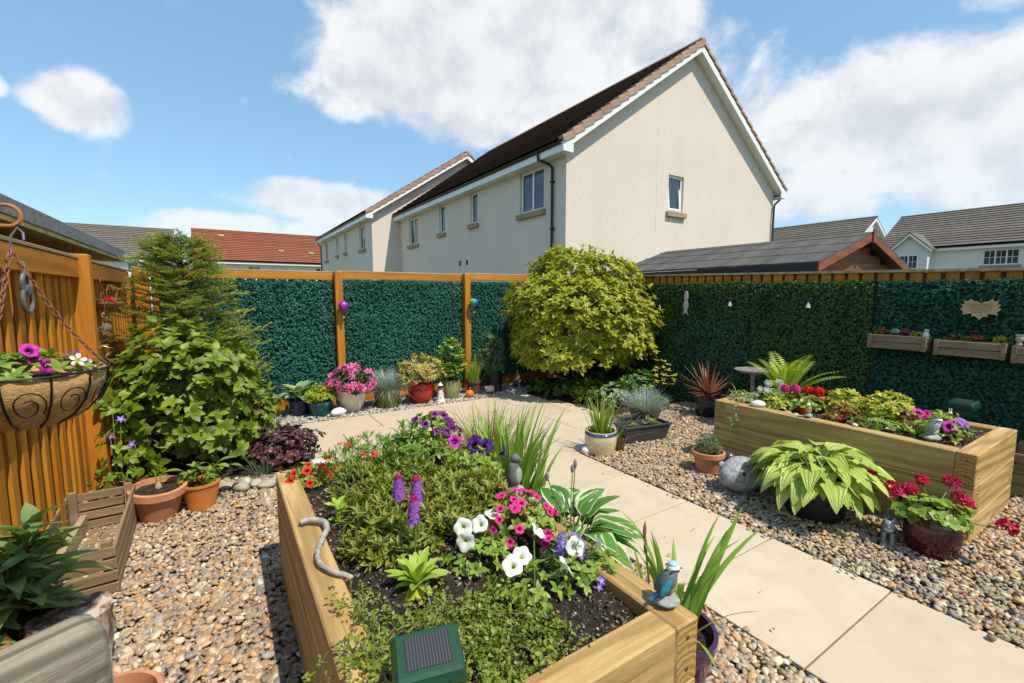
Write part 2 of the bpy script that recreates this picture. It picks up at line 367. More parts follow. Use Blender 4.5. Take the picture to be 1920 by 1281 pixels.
def m_felt():
    s = NT('roofing_felt'); v = s.coord(rnd=False); f = s.noise(v, 90., 4, .8); b = s.noise(s.coord((.5, 3., 1.), rnd=False), 1.5, 5, .6)
    c = s.mix(s.rng(b, .3, .7), (.055, .052, .050), (.125, .115, .108)); c = s.mix(s.rng(f, .5, .8), c, (.17, .16, .15)); s.bump(f, .4, .006); return s.set(c, .9, .2)
def m_glass():
    s = NT('window_glass'); c = s.mix(s.rng(s.noise(s.coord(), 1.2, 2), .3, .7), (.012, .02, .032), (.05, .07, .09)); return s.set(c, .04, .9)
def m_coir():
    s = NT('coir_fibre'); v = s.coord((1, 1, 2.2), rnd=False); f = s.noise(v, 55., 7, .75, 1.4); c = s.ramp(f, (.22, (.26, .125, .04)), (.45, (.62, .36, .13)), (.68, (.85, .60, .29))); s.bump(f, 1., .012); return s.set(c, .95, .1)
def m_bark():
    s = NT('birch_bark'); v = s.coord((7, 7, 1.2), rnd=False); f = s.noise(v, 2., 6, .7, .8); c = s.ramp(f, (.38, (.06, .035, .022)), (.5, (.22, .15, .10)), (.6, (.50, .44, .37))); s.bump(f, .9, .02); return s.set(c, .9, .15)
M = {}
M['slab'] = m_slab(); M['render'] = m_render(); M['soil'] = m_soil(); M['pebble'] = m_pebble(); M['felt'] = m_felt(); M['glass'] = m_glass(); M['coir'] = m_coir(); M['bark'] = m_bark()
FO1, FO2, FOD = (.42, .15, .010), (.58, .245, .02), (.15, .05, .008)
M['fence_z'] = wood('stained_fence_upright', FO1, FO2, 'Z', 1., .35, FOD); M['fence_x'] = wood('stained_fence_rail', FO1, FO2, 'X', 1., .3, FOD)
M['fence_grey'] = wood('weathered_capping', (.34, .25, .15), (.46, .36, .24), 'X', 1., .2, (.2, .14, .09))
SL1, SL2 = (.38, .225, .07), (.64, .45, .205)
M['sleeper'] = wood('sleeper_timber', SL1, SL2, 'X', 1.5, .9, (.30, .17, .05), .6, .35, .0, 30., .5, True)
M['endgrain'] = endgrain(); M['weathered'] = wood('weathered_slat', (.20, .14, .08), (.35, .255, .15), 'X', 1.2, .3, (.10, .065, .04))
M['greytimber'] = wood('grey_weathered_timber', (.17, .14, .10), (.46, .41, .32), 'X', .8, .2, (.09, .07, .05), .8, .8, ring=55., line=.8)
M['shedwood'] = wood('shed_cladding', (.19, .06, .025), (.30, .10, .042), 'X', 1., .2, (.10, .03, .012))
M['upvc'] = plain('white_upvc', (.80, .80, .79), .35, .03, 4.); M['gutter'] = plain('black_gutter', (.018, .018, .02), .4, .2)
M['stone_sill'] = plain('sand_stone_sill', (.33, .255, .155), .85, .2, 20., bump=.3)
M['terracotta'] = plain('terracotta', (.50, .215, .115), .8, .16, 14., bump=.15); M['terra_orange'] = plain('orange_terracotta', (.52, .17, .035), .65, .15, 12., bump=.15)
M['needle'] = leafm('spruce_needles', (.09, .15, .022), (.33, .39, .07), tip=(.48, .52, .12), rough=.5, trans=.25)
# ---------------------------------------------------------------- the ground
rg = np.random.default_rng
def sheet(name, x0, x1, y0, y1, z, mat, nx=2, ny=2, amp=0., seed=0):
    r = rg(seed); xs, ys = np.meshgrid(np.linspace(x0, x1, nx), np.linspace(y0, y1, ny))
    V = np.stack([xs.ravel(), ys.ravel(), z + amp * r.normal(0, 1, nx * ny)], 1); i = np.arange(nx * ny).reshape(ny, nx)
    F = np.stack([i[:-1, :-1].ravel(), i[:-1, 1:].ravel(), i[1:, 1:].ravel(), i[1:, :-1].ravel()], 1)
    return link(name, np_mesh(name, V, F, mat))
tag(sheet('ground', -600, 600, -600, 600, -.07, plain('rough_ground', (.10, .11, .05), .95, .4, 3.)), kind='structure', label='flat ground beyond the garden fence')
tag(sheet('gravel_bed', -1.0, 5.55, -2., 6.6, -.022, plain('gravel_grit', (.10, .085, .065), .95, .4, 90., bump=.5)), kind='structure', label='dark grit under the gravel')
pav = BOX(1.905, 2.795, -1.6, 3.2, -.04, -.014).box(.62, 3.95, 3.2, 5.66, -.04, -.014).build('paving', plain('paving_joint', (.05, .042, .034), .95, .3, 60.))
tag(pav, 'cream porcelain paving of the path and patio', kind='structure')
SLABS = [(1.9, 2.8, .78 + .6 * k, .78 + .6 * (k + 1)) for k in range(-4, 4)] + [(1.9, 2.8, 3.18, 3.19)][:0]
for y0, y1, xs in ((3.18, 3.8, (.6, 1.04, 1.94, 2.84, 3.72)), (3.8, 4.41, (.6, 1.5, 2.4, 3.3, 4.02)), (4.41, 5.03, (.6, 1.04, 1.94, 2.84, 3.75, 4.0)), (5.03, 5.66, (.68, 1.5, 2.41, 3.3, 3.86))):
    SLABS += [(a, b, y0, y1) for a, b in zip(xs, xs[1:])]
slab_me = {}
for a, b, c, d in SLABS:
    k = (round(b - a, 2), round(d - c, 2))
    if k not in slab_me: slab_me[k] = BOX(-k[0] / 2 + .004, k[0] / 2 - .004, -k[1] / 2 + .004, k[1] / 2 - .004, -.02, 0).mesh('paving_slab', M['slab'], False, .0025)
    link('paving_slab', slab_me[k], pav, ((a + b) / 2, (c + d) / 2, 0))
# soil borders along the fences
for lab, x0, x1, y0, y1, sd_ in (('dark soil of the border by the stained fence', -.84, .62, 4.1, 6.5, 3), ('dark soil of the border under the variegated bush', 3.9, 5.5, 3.95, 6.5, 4)):
    tag(sheet('soil_border', x0, x1, y0, y1, -.006, M['soil'], 60, 60, .006, sd_), lab, kind='structure')

# ---------------------------------------------------------------- gravel (real pebbles)
def ico(sub):
    import bmesh
    bm = bmesh.new(); bmesh.ops.create_icosphere(bm, subdivisions=sub, radius=1.)
    V = np.array([v.co[:] for v in bm.verts]); F = np.array([[v.index for v in f.verts] for f in bm.faces]); bm.free(); return V, F
PAL = np.array([(.42, .30, .17), (.50, .40, .27), (.34, .30, .25), (.26, .25, .235), (.62, .54, .42), (.38, .23, .10), (.50, .31, .13), (.30, .21, .13), (.20, .19, .185), (.55, .47, .36), (.66, .62, .55), (.29, .30, .32)])
PAL = PAL * [.96, .90, .835]; PW = np.array([16, 13, 11, 9, 5, 9, 8, 12, 7, 7, 2.5, 4.5]); PW /= PW.sum()
PALG = np.array([(.40, .37, .34), (.30, .28, .26), (.50, .47, .43), (.44, .37, .30), (.24, .22, .20), (.6, .57, .53)])
def pebbles(pos, size, tmplt, r, pal=PAL, pw=PW):
    V, F = tmplt; n = len(pos)
    W = V[None] * (1 + .16 * r.normal(0, 1, (n, len(V), 1)).clip(-1.5, 1.5)) if len(V) < 20 else V[None] * (1 + .10 * np.einsum('vk,nk->nv', np.sin(V * 3.1), r.normal(0, 1, (n, 3))))[:, :, None]
    s = size * np.exp(r.normal(0, .27, n))
    sc = np.stack([s * r.uniform(.95, 1.35, n), s * r.uniform(.68, 1., n), s * r.uniform(.42, .75, n)], 1)
    P = W * sc[:, None]; a = r.uniform(0, 6.283, n); tx, ty = r.normal(0, .32, (2, n))
    c, q = np.cos(ty)[:, None], np.sin(ty)[:, None]; P = np.stack([P[..., 0] * c + P[..., 2] * q, P[..., 1], -P[..., 0] * q + P[..., 2] * c], 2)
    c, q = np.cos(tx)[:, None], np.sin(tx)[:, None]; P = np.stack([P[..., 0], P[..., 1] * c - P[..., 2] * q, P[..., 1] * q + P[..., 2] * c], 2)
    c, q = np.cos(a)[:, None], np.sin(a)[:, None]; P = np.stack([P[..., 0] * c - P[..., 1] * q, P[..., 0] * q + P[..., 1] * c, P[..., 2]], 2)
    P += pos[:, None]; FF = (F[None] + (np.arange(n) * len(V))[:, None, None]).reshape(-1, 3)
    cl = pal[r.choice(len(pal), n, p=pw)] * r.uniform(.72, 1.22, (n, 1)); cl = np.concatenate([cl, np.ones((n, 1))], 1)
    return P.reshape(-1, 3), FF, np.repeat(cl, len(V), 0)
def gravel(label, zones, holes, dens, size, seed, split=3.1, pal=PAL, pw=PW, zt=.004):
    r = rg(seed); P = []
    for x0, x1, y0, y1 in zones:
        n = int((x1 - x0) * (y1 - y0) * dens); P.append(np.stack([r.uniform(x0, x1, n), r.uniform(y0, y1, n), np.zeros(n)], 1))
    P = np.concatenate(P)
    for x0, x1, y0, y1 in holes: P = P[~((P[:, 0] > x0) & (P[:, 0] < x1) & (P[:, 1] > y0) & (P[:, 1] < y1))]
    P[:, 2] = zt - .022 * r.random(len(P)) ** 1.6
    d = np.hypot(P[:, 0], P[:, 1]); near = d < split
    A = pebbles(P[near], size, ico(2), r, pal, pw) if near.any() else None; Bm = pebbles(P[~near], size, ico(1), r, pal, pw)
    if A is None: V, F, C = Bm
    else: V = np.concatenate([A[0], Bm[0]]); F = np.concatenate([A[1], Bm[1] + len(A[0])]); C = np.concatenate([A[2], Bm[2]])
    tag(link('gravel', np_mesh('gravel', V, F, M['pebble'], col=C)), label, 'gravel', kind='stuff')
PN = (.20, 1.15, .76, 2.64); PR = (3.74, 4.70, .70, 2.41)      # footprints of the two raised beds
gravel('multicoloured river pebbles between the stained fence and the near raised bed', [(-.82, .24, 1.0, 4.25), (.2, .62, 2.6, 4.2)], [], 3900, .0132, 11, 2.9)
gravel('multicoloured river pebbles in the strip between the near raised bed and the path', [(1.1, 1.885, -.2, 3.16), (.2, 1.2, 2.6, 3.15)], [], 3700, .0135, 12, 2.7)
gravel('multicoloured river pebbles between the path and the dark hedge screen', [(2.815, 5.45, -.9, 3.16), (3.74, 5.45, 3.16, 3.95)], [(PR[0] + .03, PR[1] - .03, PR[2] + .03, PR[3] - .03)], 3700, .0130, 13, 2.9)
gravel('stray pebbles kicked onto the edges of the path', [(2.745, 2.83, -.9, 3.16), (1.87, 1.925, -.2, 3.1)], [], 200, .011, 15, 3.3, zt=.020)
gravel('grey stone chippings under the row of pots', [(.45, 4.1, 5.67, 6.45)], [], 2600, .0135, 14, .1, PALG, np.ones(6) / 6)

# ---------------------------------------------------------------- fences
def wmesh(sx, sy, sz, mat, bev=.004): return BOX(-sx / 2, sx / 2, -sy / 2, sy / 2, 0, sz).mesh('board', mat, False, bev)
def back_top(x): return 1.785 + .0075 * x
fb = thing('fence', 'orange stained back fence with top rail and two posts showing', 'fence', (0, 6.56, 0))
r = rg(21); bm_ = wmesh(.1, .018, 1.70, M['fence_z'])
for i in range(54): link('board', bm_, fb, (-.95 + i * .118, .02 + .03 * (i % 2), 0))
for x0, x1 in ((-.8, 1.36), (1.36, 3.29), (3.29, 5.5)):
    BOX(0, x1 - x0 - .004, -.03, .0, 0, .095).build('rail', M['fence_x'], fb, False, .004, (x0, -.02, back_top((x0 + x1) / 2) - .095))
    BOX(0, x1 - x0 - .002, -.05, .06, 0, .02).build('capping', M['fence_grey'], fb, False, .003, (x0, 0, back_top((x0 + x1) / 2) + .001))
    BOX(0, x1 - x0 - .004, -.03, .0, 0, .15).build('gravel_board', M['fence_x'], fb, False, .004, (x0, -.02, -.03))
for x in (1.36, 3.29): BOX(-.05, .05, -.125, -.022, -.03, back_top(x) + .012).build('post', M['fence_z'], fb, False, .006, (x, -.03, 0))
BOX(-.065, .065, -.16, -.06, -.03, back_top(-.7) + .02).build('post', M['fence_z'], fb, False, .006, (-.71, -.03, 0))
def right_top(y): return 1.688 + .0205 * y
fr = thing('fence', 'orange stained board fence behind the dark hedge screen', 'fence', (5.5, 0, 0))
bmA = BOX(-.009, .009, -.046, .046, 0, 1.).mesh('board', M['fence_z'], False, 0)
for i in range(58):
    y = -.7 + i * .126
    for dx, dy in ((0, 0), (.055, .063)):
        o = link('board', bmA, fr, (dx + .02, y + dy, 0)); o.scale = (1, 1, right_top(y) - .012 - .02 * dx)
cp = B(); y0, y1 = -.75, 6.5
cp.add([(-.03, y0, right_top(y0) - .012), (.1, y0, right_top(y0) - .012), (.1, y1, right_top(y1) - .012), (-.03, y1, right_top(y1) - .012), (-.03, y0, right_top(y0) + .012), (.1, y0, right_top(y0) + .012), (.1, y1, right_top(y1) + .012), (-.03, y1, right_top(y1) + .012)],
       [(0, 3, 2, 1), (4, 5, 6, 7), (0, 1, 5, 4), (1, 2, 6, 5), (2, 3, 7, 6), (3, 0, 4, 7)]).build('capping', M['fence_grey'], fr)
FX = -.86
fl = thing('fence', 'orange stained slatted fence with tall square post and dark gaps', 'fence', (FX, 0, 0))
r = rg(22); y = .6
bw = [BOX(-.009, .009, -w / 2, w / 2, 0, 1.70).mesh('board', M['fence_z'], False, .003) for w in (.062, .078, .092)]
while y < 6.5:
    k = int(r.integers(3)); w = (.062, .078, .092)[k]; link('board', bw[k], fl, (.0, y + w / 2, .02), (0, 0, r.normal(0, .03))); y += w + r.uniform(.055, .08)
for i in range(56): link('board', bw[1], fl, (-.075, .60 + i * .108, .02))
for a, b in ((.6, 1.83), (1.93, 4.30), (4.40, 6.4)):
    for z, h in ((1.615, .125), (.98, .10)): BOX(0, b - a - .004, -.02, .02, 0, h).build('rail', M['fence_x'], fl, False, .004, (.032, a, z), (0, 0, R(90)))
    BOX(0, b - a - .004, -.035, .03, 0, .02).build('capping', M['fence_grey'], fl, False, .003, (.02, a, 1.745), (0, 0, R(90)))
    BOX(0, b - a - .004, -.016, .02, 0, .13).build('gravel_board', M['fence_grey'], fl, False, .004, (.06, a, -.02), (0, 0, R(90)))
for y in (.55, 1.88, 4.35): BOX(-.05, .06, -.05, .05, -.03, 1.78).build('post', M['fence_z'], fl, False, .008, (.045, y, 0))

# ---------------------------------------------------------------- artificial hedge panels on the fences
M['hedge_teal'] = leafm('plastic_leaf_teal', (.012, .075, .056), (.065, .27, .205), rough=.58, trans=.15, spec=.25, patch=.5)
M['hedge_green'] = leafm('plastic_leaf_green', (.018, .075, .014), (.14, .25, .04), rough=.58, trans=.15, spec=.25, patch=.5)
M['hedge_dark'] = leafm('plastic_leaf_dark', (.010, .070, .044), (.052, .22, .125), rough=.58, trans=.15, spec=.25, patch=.5)
M['hedge_back'] = plain('hedge_mesh_backing', (.008, .034, .024), .9, .4, 40.)
TH = (np.array([(0, 0, 0), (.30, .45, .10), (0, 1., -.06), (-.30, .45, .10)], float), np.array([(0, 1, 2, 3)]), np.array([(0, 0), (1, .5), (0, 1), (1, .5)], float))
def hedge(label, length, z0, z1, loc, rz, mats, seed, dens=15000, size=.021):
    t = thing('artificial_hedge_panel', label, 'hedge', loc, rz, 'plastic leaf panels fixed to the fences')
    BOX(0, length, 0, .012, z0, z1).build('backing', M['hedge_back'], t)
    r = rg(seed); n = int(length * (z1 - z0) * dens / 5)
    C = np.stack([r.uniform(.01, length - .01, n), r.uniform(-.055, -.005, n), r.uniform(z0 + .01, z1 + .012, n)], 1)
    P, D, U = rosettes(C, np.stack([r.normal(0, .45, n), -np.ones(n), r.normal(.35, .45, n)], 1), 5, r, .95, .5)
    S = size * r.uniform(.65, 1.25, len(P))
    if isinstance(mats, tuple):
        k = r.random(len(P)) < mats[2](P[:, 0] / length, (P[:, 2] - z0) / (z1 - z0)); 
        for mm, q in ((mats[0], k), (mats[1], ~k)):
            if q.any(): stuff('leaves', scatter(TH, P[q], D[q], U[q], S[q], r), M[mm], t)
    else: stuff('leaves', scatter(TH, P, D, U, S, r), M[mats], t)
    return t
hedge('teal plastic leaf panel between the tall conifer and the first fence post', 1.86, .13, 1.675, (-.56, 6.525, 0), 0, 'hedge_teal', 31)
hedge('teal plastic leaf panel between the two fence posts', 1.82, .13, 1.685, (1.418, 6.525, 0), 0, 'hedge_teal', 32)
hedge('teal plastic leaf panel between the second fence post and the bush', 2.1, .13, 1.69, (3.35, 6.525, 0), 0, 'hedge_teal', 33)
# rz = -90: local x runs towards -Y, local -y faces -X
hx = 5.475
hedge('dark plastic leaf panel behind the variegated bush', 2.0, .0, 1.64, (hx, 6.4, 0), R(-90), 'hedge_green', 34, 6000)
hedge('plastic leaf panel with a teal lower half behind the cordyline', 1.3, .0, 1.645, (hx, 4.4, 0), R(-90), ('hedge_teal', 'hedge_green', lambda u, v: np.where((v < .72) & (u > .15), .5, .08)), 35)
hedge('mid green plastic leaf panel behind the fern', 1.25, .0, 1.63, (hx, 3.1, 0), R(-90), ('hedge_green', 'hedge_dark', lambda u, v: .8 + 0 * u), 36)
hedge('dark teal plastic leaf panel carrying the two wooden troughs', 1.25, .0, 1.615, (hx, 1.85, 0), R(-90), 'hedge_dark', 37)
hedge('dark teal plastic leaf panel at the end by the slatted crate', 1.2, .0, 1.60, (hx, .6, 0), R(-90), 'hedge_dark', 38)

# ---------------------------------------------------------------- houses
M['tile_brown'] = m_tiles('brown_roof_tile', (.085, .045, .031), (.15, .085, .057)); M['tile_verge'] = m_tiles('pink_verge_tile', (.33, .21, .155), (.48, .32, .24))
M['tile_grey'] = m_tiles('grey_roof_tile', (.12, .105, .09), (.20, .175, .15)); M['tile_red'] = m_tiles('red_roof_tile', (.20, .065, .035), (.30, .11, .06))
M['bead'] = plain('render_bead', (.72, .66, .60), .9, .1); M['paleclad'] = plain('pale_render', (.70, .68, .64), .9, .06, 6.)
def wall_face(b, L, H, ops, place, depth=.11):
    us = sorted({0., L} | {u for o in ops for u in o[:2]}); vs = sorted({0., H} | {v for o in ops for v in o[2:]})
    for u0, u1 in zip(us, us[1:]):
        for v0, v1 in zip(vs, vs[1:]):
            if any(o[0] <= u0 and u1 <= o[1] and o[2] <= v0 and v1 <= o[3] for o in ops): continue
            b.add([place(u0, v0, 0), place(u1, v0, 0), place(u1, v1, 0), place(u0, v1, 0)], [(0, 1, 2, 3)])
    for u0, u1, v0, v1 in ops:
        q = [place(u, v, d) for d in (0, depth) for u, v in ((u0, v0), (u1, v0), (u1, v1), (u0, v1))]
        b.add(q, [(0, 4, 5, 1), (1, 5, 6, 2), (2, 6, 7, 3), (3, 7, 4, 0)])
def window(parent, w, h, loc, rz, lights=1, sill=True, tilt=False, bars=False):
    """local x along the wall, local -y outwards"""
    f = .07; b = BOX(0, w, 0, .05, 0, f).box(0, w, 0, .05, h - f, h).box(0, f, 0, .05, f, h - f).box(w - f, w, 0, .05, f, h - f)
    xs = [f + (w - 2 * f) * i / lights for i in range(lights + 1)]
    for x in xs[1:-1]: b.box(x - .035, x + .035, 0, .05, f, h - f)
    o = b.build('window', M['upvc'], parent, False, 0, loc, (0, 0, rz))
    for a, c in zip(xs, xs[1:]):
        if tilt:
            s = BOX(-(c - a) / 2, -(c - a) / 2 + .05, 0, .04, 0, h - 2 * f).box((c - a) / 2 - .05, (c - a) / 2, 0, .04, 0, h - 2 * f).box(-(c - a) / 2 + .05, (c - a) / 2 - .05, 0, .04, 0, .05).box(-(c - a) / 2 + .05, (c - a) / 2 - .05, 0, .04, h - 2 * f - .05, h - 2 * f).mesh('sash', M['upvc'])
            link('sash', s, o, ((a + c) / 2, -.035, f), (R(-5), 0, 0))
        p = BOX(a, c, .022, .03, f, h - f).build('pane', M['glass'], o)
        if bars:
            BOX(a, c, .012, .021, h / 2 - .012, h / 2 + .012).box((a + c) / 2 - .012, (a + c) / 2 + .012, .008, .0115, f, h - f).build('glazing_bar', M['upvc'], o)
    if sill: BOX(-.09, w + .09, -.16, .0, -.15, -.004).build('sill', M['stone_sill'], o, False, .006)
    return o
def house(label, x0, y0, W, Ln, eave, ridge, lw, gw, tile, verge, wallm, rz=0, over=.32, vg=.28, ncourse=21, loc=None, group=None, tile_step=.045, base=0., nverge=17):
    """ridge along local Y; left wall is local x = 0, gable is local y = 0"""
    t = thing('house', label, 'house', loc or (x0, y0, base), rz, group)
    b = B(); dq = .11
    wall_face(b, Ln, eave, [w[:4] for w in lw], lambda u, v, d: (d, Ln - u, v)); b.build('wall', wallm, t)
    b = B(); wall_face(b, W, eave, [w[:4] for w in gw], lambda u, v, d: (u, d, v))
    sl = (ridge - eave) / (W / 2); b.add([(0, 0, eave), (W, 0, eave), (W / 2, 0, ridge - .12)], [(0, 1, 2)]); b.build('gable_wall', wallm, t)
    b = B().add([(0, Ln, 0), (W, Ln, 0), (W, Ln, eave), (W / 2, Ln, ridge - .12), (0, Ln, eave)], [(0, 4, 3, 2, 1)]).add([(W, 0, 0), (W, Ln, 0), (W, Ln, eave), (W, 0, eave)], [(0, 1, 2, 3)]); b.build('rear_wall', wallm, t)
    for u0, u1, v0, v1, *k in lw: window(t, u1 - u0, v1 - v0, (dq - .045, Ln - u0, v0), R(-90), *k)
    for u0, u1, v0, v1, *k in gw: window(t, u1 - u0, v1 - v0, (u0, dq - .045, v0), 0, *k)
    ang = math.atan2(ridge - eave, W / 2); cs, sn = math.cos(ang), math.sin(ang)
    rl = (W / 2 + over) / cs; st = rl / ncourse
    for side in (0, 1):
        ro = link('roof', BOX(0, rl, -vg + .03, Ln + vg - .03, -.06, 0).mesh('roof', M['gutter']), t, (-over if side == 0 else W + over, 0 if side == 0 else Ln, eave - over * math.tan(ang) + .06), (0, -ang, 0) if side == 0 else (0, -ang, R(180)))
        cm = BOX(-.02, st + .02, -vg + .12 if verge else -vg, Ln + vg - .02, 0, .018).mesh('tile_course', tile)
        for i in range(ncourse): link('tile_course', cm, ro, (i * st, 0, .006 + .0), (0, -math.atan2(-tile_step, st) * 1., 0)).location.z = .012 + tile_step
        if verge:
            vs = rl / nverge; ys = -vg - .03 if side == 0 else Ln + vg - .15
            vm = BOX(0, vs + .03, 0, .18, -.05, .035).box(0, vs + .03, 0, .03, -.13, -.0505).mesh('verge_tile', verge, False, .006)
            for i in range(nverge): link('verge_tile', vm, ro, (i * vs - .02, ys + .0, .05), (0, R(7.5), 0))
        # white bargeboard, soffit box and fascia
        bb = BOX(.0, rl - .02, 0, .025, -.235, -.062).build('bargeboard', M['upvc'], ro, loc=(0, -vg if side == 0 else Ln + vg - .025, 0))
        BOX(.0, rl - .02, 0, vg - .03, -.20, -.17).build('verge_soffit', M['upvc'], ro, loc=(0, -vg + .026 if side == 0 else Ln + .004, 0))
    for side in (0, 1):
        x = -over if side == 0 else W + .003; zf = eave - over * math.tan(ang)
        BOX(x, x + over - .003, -vg + .03, Ln + vg, zf - .22, zf - .19).box(x if side == 0 else x + over - .03, (x if side == 0 else x + over - .03) + .025, -vg + .03, Ln + vg, zf - .189, zf + .0).build('fascia', M['upvc'], t)
        BOX(x, x + over - .003, -vg + .004, -vg + .028, zf - .22, zf + .1).build('box_end', M['upvc'], t)
        g = x - .075 if side == 0 else x + over + .0
        pr = [(g + .06 + .055 * math.cos(a), zf - .0 + .055 * math.sin(a)) for a in np.linspace(math.pi, 2 * math.pi, 7)]
        B().add([(px, yy, pz) for yy in (-vg + .05, Ln + vg - .1) for px, pz in pr], [(i, i + 1, i + 8, i + 7) for i in range(6)]).build('gutter', M['gutter'], t, True)
    rd = B(); 
    pr = [(.13 * math.cos(a), .09 * math.sin(a)) for a in np.linspace(0, math.pi, 6)]
    rd.add([(W / 2 + px, yy, ridge + .1 + pz - .03) for yy in (-vg - .03, Ln + vg) for px, pz in pr], [(i, i + 6, i + 7, i + 1) for i in range(5)] + [(0, 1, 2, 3, 4, 5)]).build('ridge_tiles', verge or tile, t)
    return t
def downpipe(t, pts): B().tube(pts, .036, 8).build('downpipe', M['gutter'], t, True)
L1 = 21.7 - 9.2
lw1 = [(L1 - (11.30 - 9.2), L1 - (10.14 - 9.2), 3.80, 4.96, 2), (L1 - (14.42 - 9.2), L1 - (13.9 - 9.2), 3.92, 4.97, 1), (L1 - (17.1 - 9.2), L1 - (16.55 - 9.2), 3.9, 4.98, 1), (L1 - (20.5 - 9.2), L1 - (19.4 - 9.2), 3.74, 4.92, 2)]
h1 = house('large cream rendered house with brown roof and pink verge tiles, gable towards the garden', 7.53, 9.2, 9.75, L1, 5.42, 8.86, lw1, [(3.92, 4.62, 3.97, 5.05, 1, True, True)], M['tile_brown'], M['tile_verge'], M['render'])
downpipe(h1, [(-.36, .75, 5.15), (-.36, .72, 4.98), (-.12, .55, 4.86), (-.06, .50, 4.78), (-.06, .50, .1)]); downpipe(h1, [(10.1, -.05, 5.05), (10.08, -.05, 4.95), (9.72, -.07, 4.75), (9.70, -.07, 4.6), (9.70, -.07, .1)])
for z in (4.4, 3.2, 1.9): BOX(-.1, .0, .44, .56, z, z + .04).build('pipe_bracket', M['gutter'], h1)
BOX(3.40, 3.43, -.006, .0, .0, 7.6).build('render_bead', M['bead'], h1)
BOX(-.006, .0, 6.2, 6.23, .0, 5.1).build('render_bead', M['bead'], h1)
for y in (6.0, 5.45): BOX(-.05, .0, y, y + .05, 2.55, 2.72).build('vent_cover', M['gutter'], h1)
L2 = 12.5; 
lw2 = [(L2 - (24.0 - 21.72), L2 - (22.95 - 21.72), 3.75, 4.92, 2), (L2 - 5.6, L2 - 5.05, 3.85, 4.9, 1), (L2 - 7.7, L2 - 7.15, 3.85, 4.9, 1), (L2 - 11.2, L2 - 10.2, 3.75, 4.92, 2)]
h2 = house('farther cream rendered house of the same row, standing forward with pink verge tiles', 6.17, 21.72, 9.75, L2, 5.42, 8.62, lw2, [], M['tile_brown'], M['tile_verge'], M['render'])
downpipe(h2, [(-.36, 12.3, 5.1), (-.12, 12.3, 4.86), (-.06, 12.3, 4.7), (-.06, 12.3, .1)])
# the two far houses seen over the slatted fence: ridges run across the view
house('distant house with dark grey tiled roof above the conifer', 0, 0, 9.4, 12., 4.55, 7.30, [(9.2, 9.9, 3.2, 4.1, 1, False), (10.15, 10.85, 3.2, 4.1, 1, False)], [], M['tile_grey'], None, M['paleclad'], R(90), .3, .15, 17, (-3.3, 47.8, 0))
oh = house('distant house with orange red tiled roof between the conifer and the cream houses', 0, 0, 9.4, 16., 4.55, 7.42, [(9.6, 10.5, 3.1, 4.0, 2, False), (4., 5., 3.1, 4.0, 2, False)], [], M['tile_red'], None, M['paleclad'], R(90), .3, .15, 17, (14.3, 47.0, 0))
for px, pz in ((13.6, 3.9), (8.9, 1.3), (6.3, 1.1)): BOX(0, .35, 0, .45, .05, .12).build('roof_vent', M['tile_verge'], [c for c in oh.children if c.name.startswith('roof')][0], loc=(pz + .6, px, 0))
# houses far to the side, ridge along Y
hb = house('distant white house with long grey roof and three-light window', 0, 0, 8.6, 15., 4.75, 7.33, [(5.45, 7.05, 3.30, 4.25, 3, True, False, True)], [], M['tile_grey'], None, M['paleclad'], 0, .3, .15, 15, (40.4, -1.2, 0))
GY = 11.95
gw = B().add([(0, 0, 0), (0, 1.9, 0), (0, 1.9, 4.6), (0, .95, 5.5), (0, 0, 4.6)], [(0, 4, 3, 2, 1)]).add([(0, 0, 0), (0, 0, 4.6), (1., 0, 4.6), (1., 0, 0)], [(0, 1, 2, 3)]).add([(0, 1.9, 0), (1., 1.9, 0), (1., 1.9, 4.6), (0, 1.9, 4.6)], [(0, 1, 2, 3)]).build('front_gable', M['paleclad'], hb, loc=(-.9, GY, 0))
for s in (0, 1):
    q = [(-.25, -.25, 4.40), (2.2, -.25, 4.40), (2.2, .95, 5.56), (-.25, .95, 5.56)]
    if s: q = [(x, 1.9 - y, z) for x, y, z in q][::-1]
    B().add(q + [(x, y, z + .1) for x, y, z in q], [(0, 3, 2, 1), (4, 5, 6, 7), (0, 1, 5, 4), (1, 2, 6, 5), (2, 3, 7, 6), (3, 0, 4, 7)]).build('gable_roof', M['tile_grey'], hb, loc=(-.9, GY, 0))
    w = [(-.27, a, b - .16) for _, a, b in (q[0], q[3])] + [(-.27, a, b - .002) for _, a, b in (q[3], q[0])]
    B().add(w + [(x + .03, y, z) for x, y, z in w], [(0, 1, 2, 3), (7, 6, 5, 4), (0, 4, 5, 1), (1, 5, 6, 2), (2, 6, 7, 3), (3, 7, 4, 0)]).build('gable_bargeboard', M['upvc'], hb, loc=(-.9, GY, 0))
window(hb, 1.05, .95, (-.95, GY + 1.5, 3.2), R(-90), 2, True, False, True)
B().add([(-1.3, 1.2, 2.9), (-1.3, 5.6, 2.9), (.0, 5.6, 3.25), (.0, 1.2, 3.25)], [(0, 3, 2, 1)]).add([(-1.3, 1.2, 2.8), (-1.3, 5.6, 2.8), (-1.3, 5.6, 2.9), (-1.3, 1.2, 2.9)], [(0, 1, 2, 3)]).build('porch_roof', M['tile_grey'], hb)
ha = house('distant white house with grey roof and small dormer, gable end to the side', 0, 0, 8.6, 13., 4.9, 7.55, [(8.5, 9.8, 3.3, 4.5, 2, True)], [(3.6, 4.9, 3.2, 4.4, 2, True)], M['tile_grey'], None, M['paleclad'], 0, .3, .25, 15, (40.0, 15.6, 0))
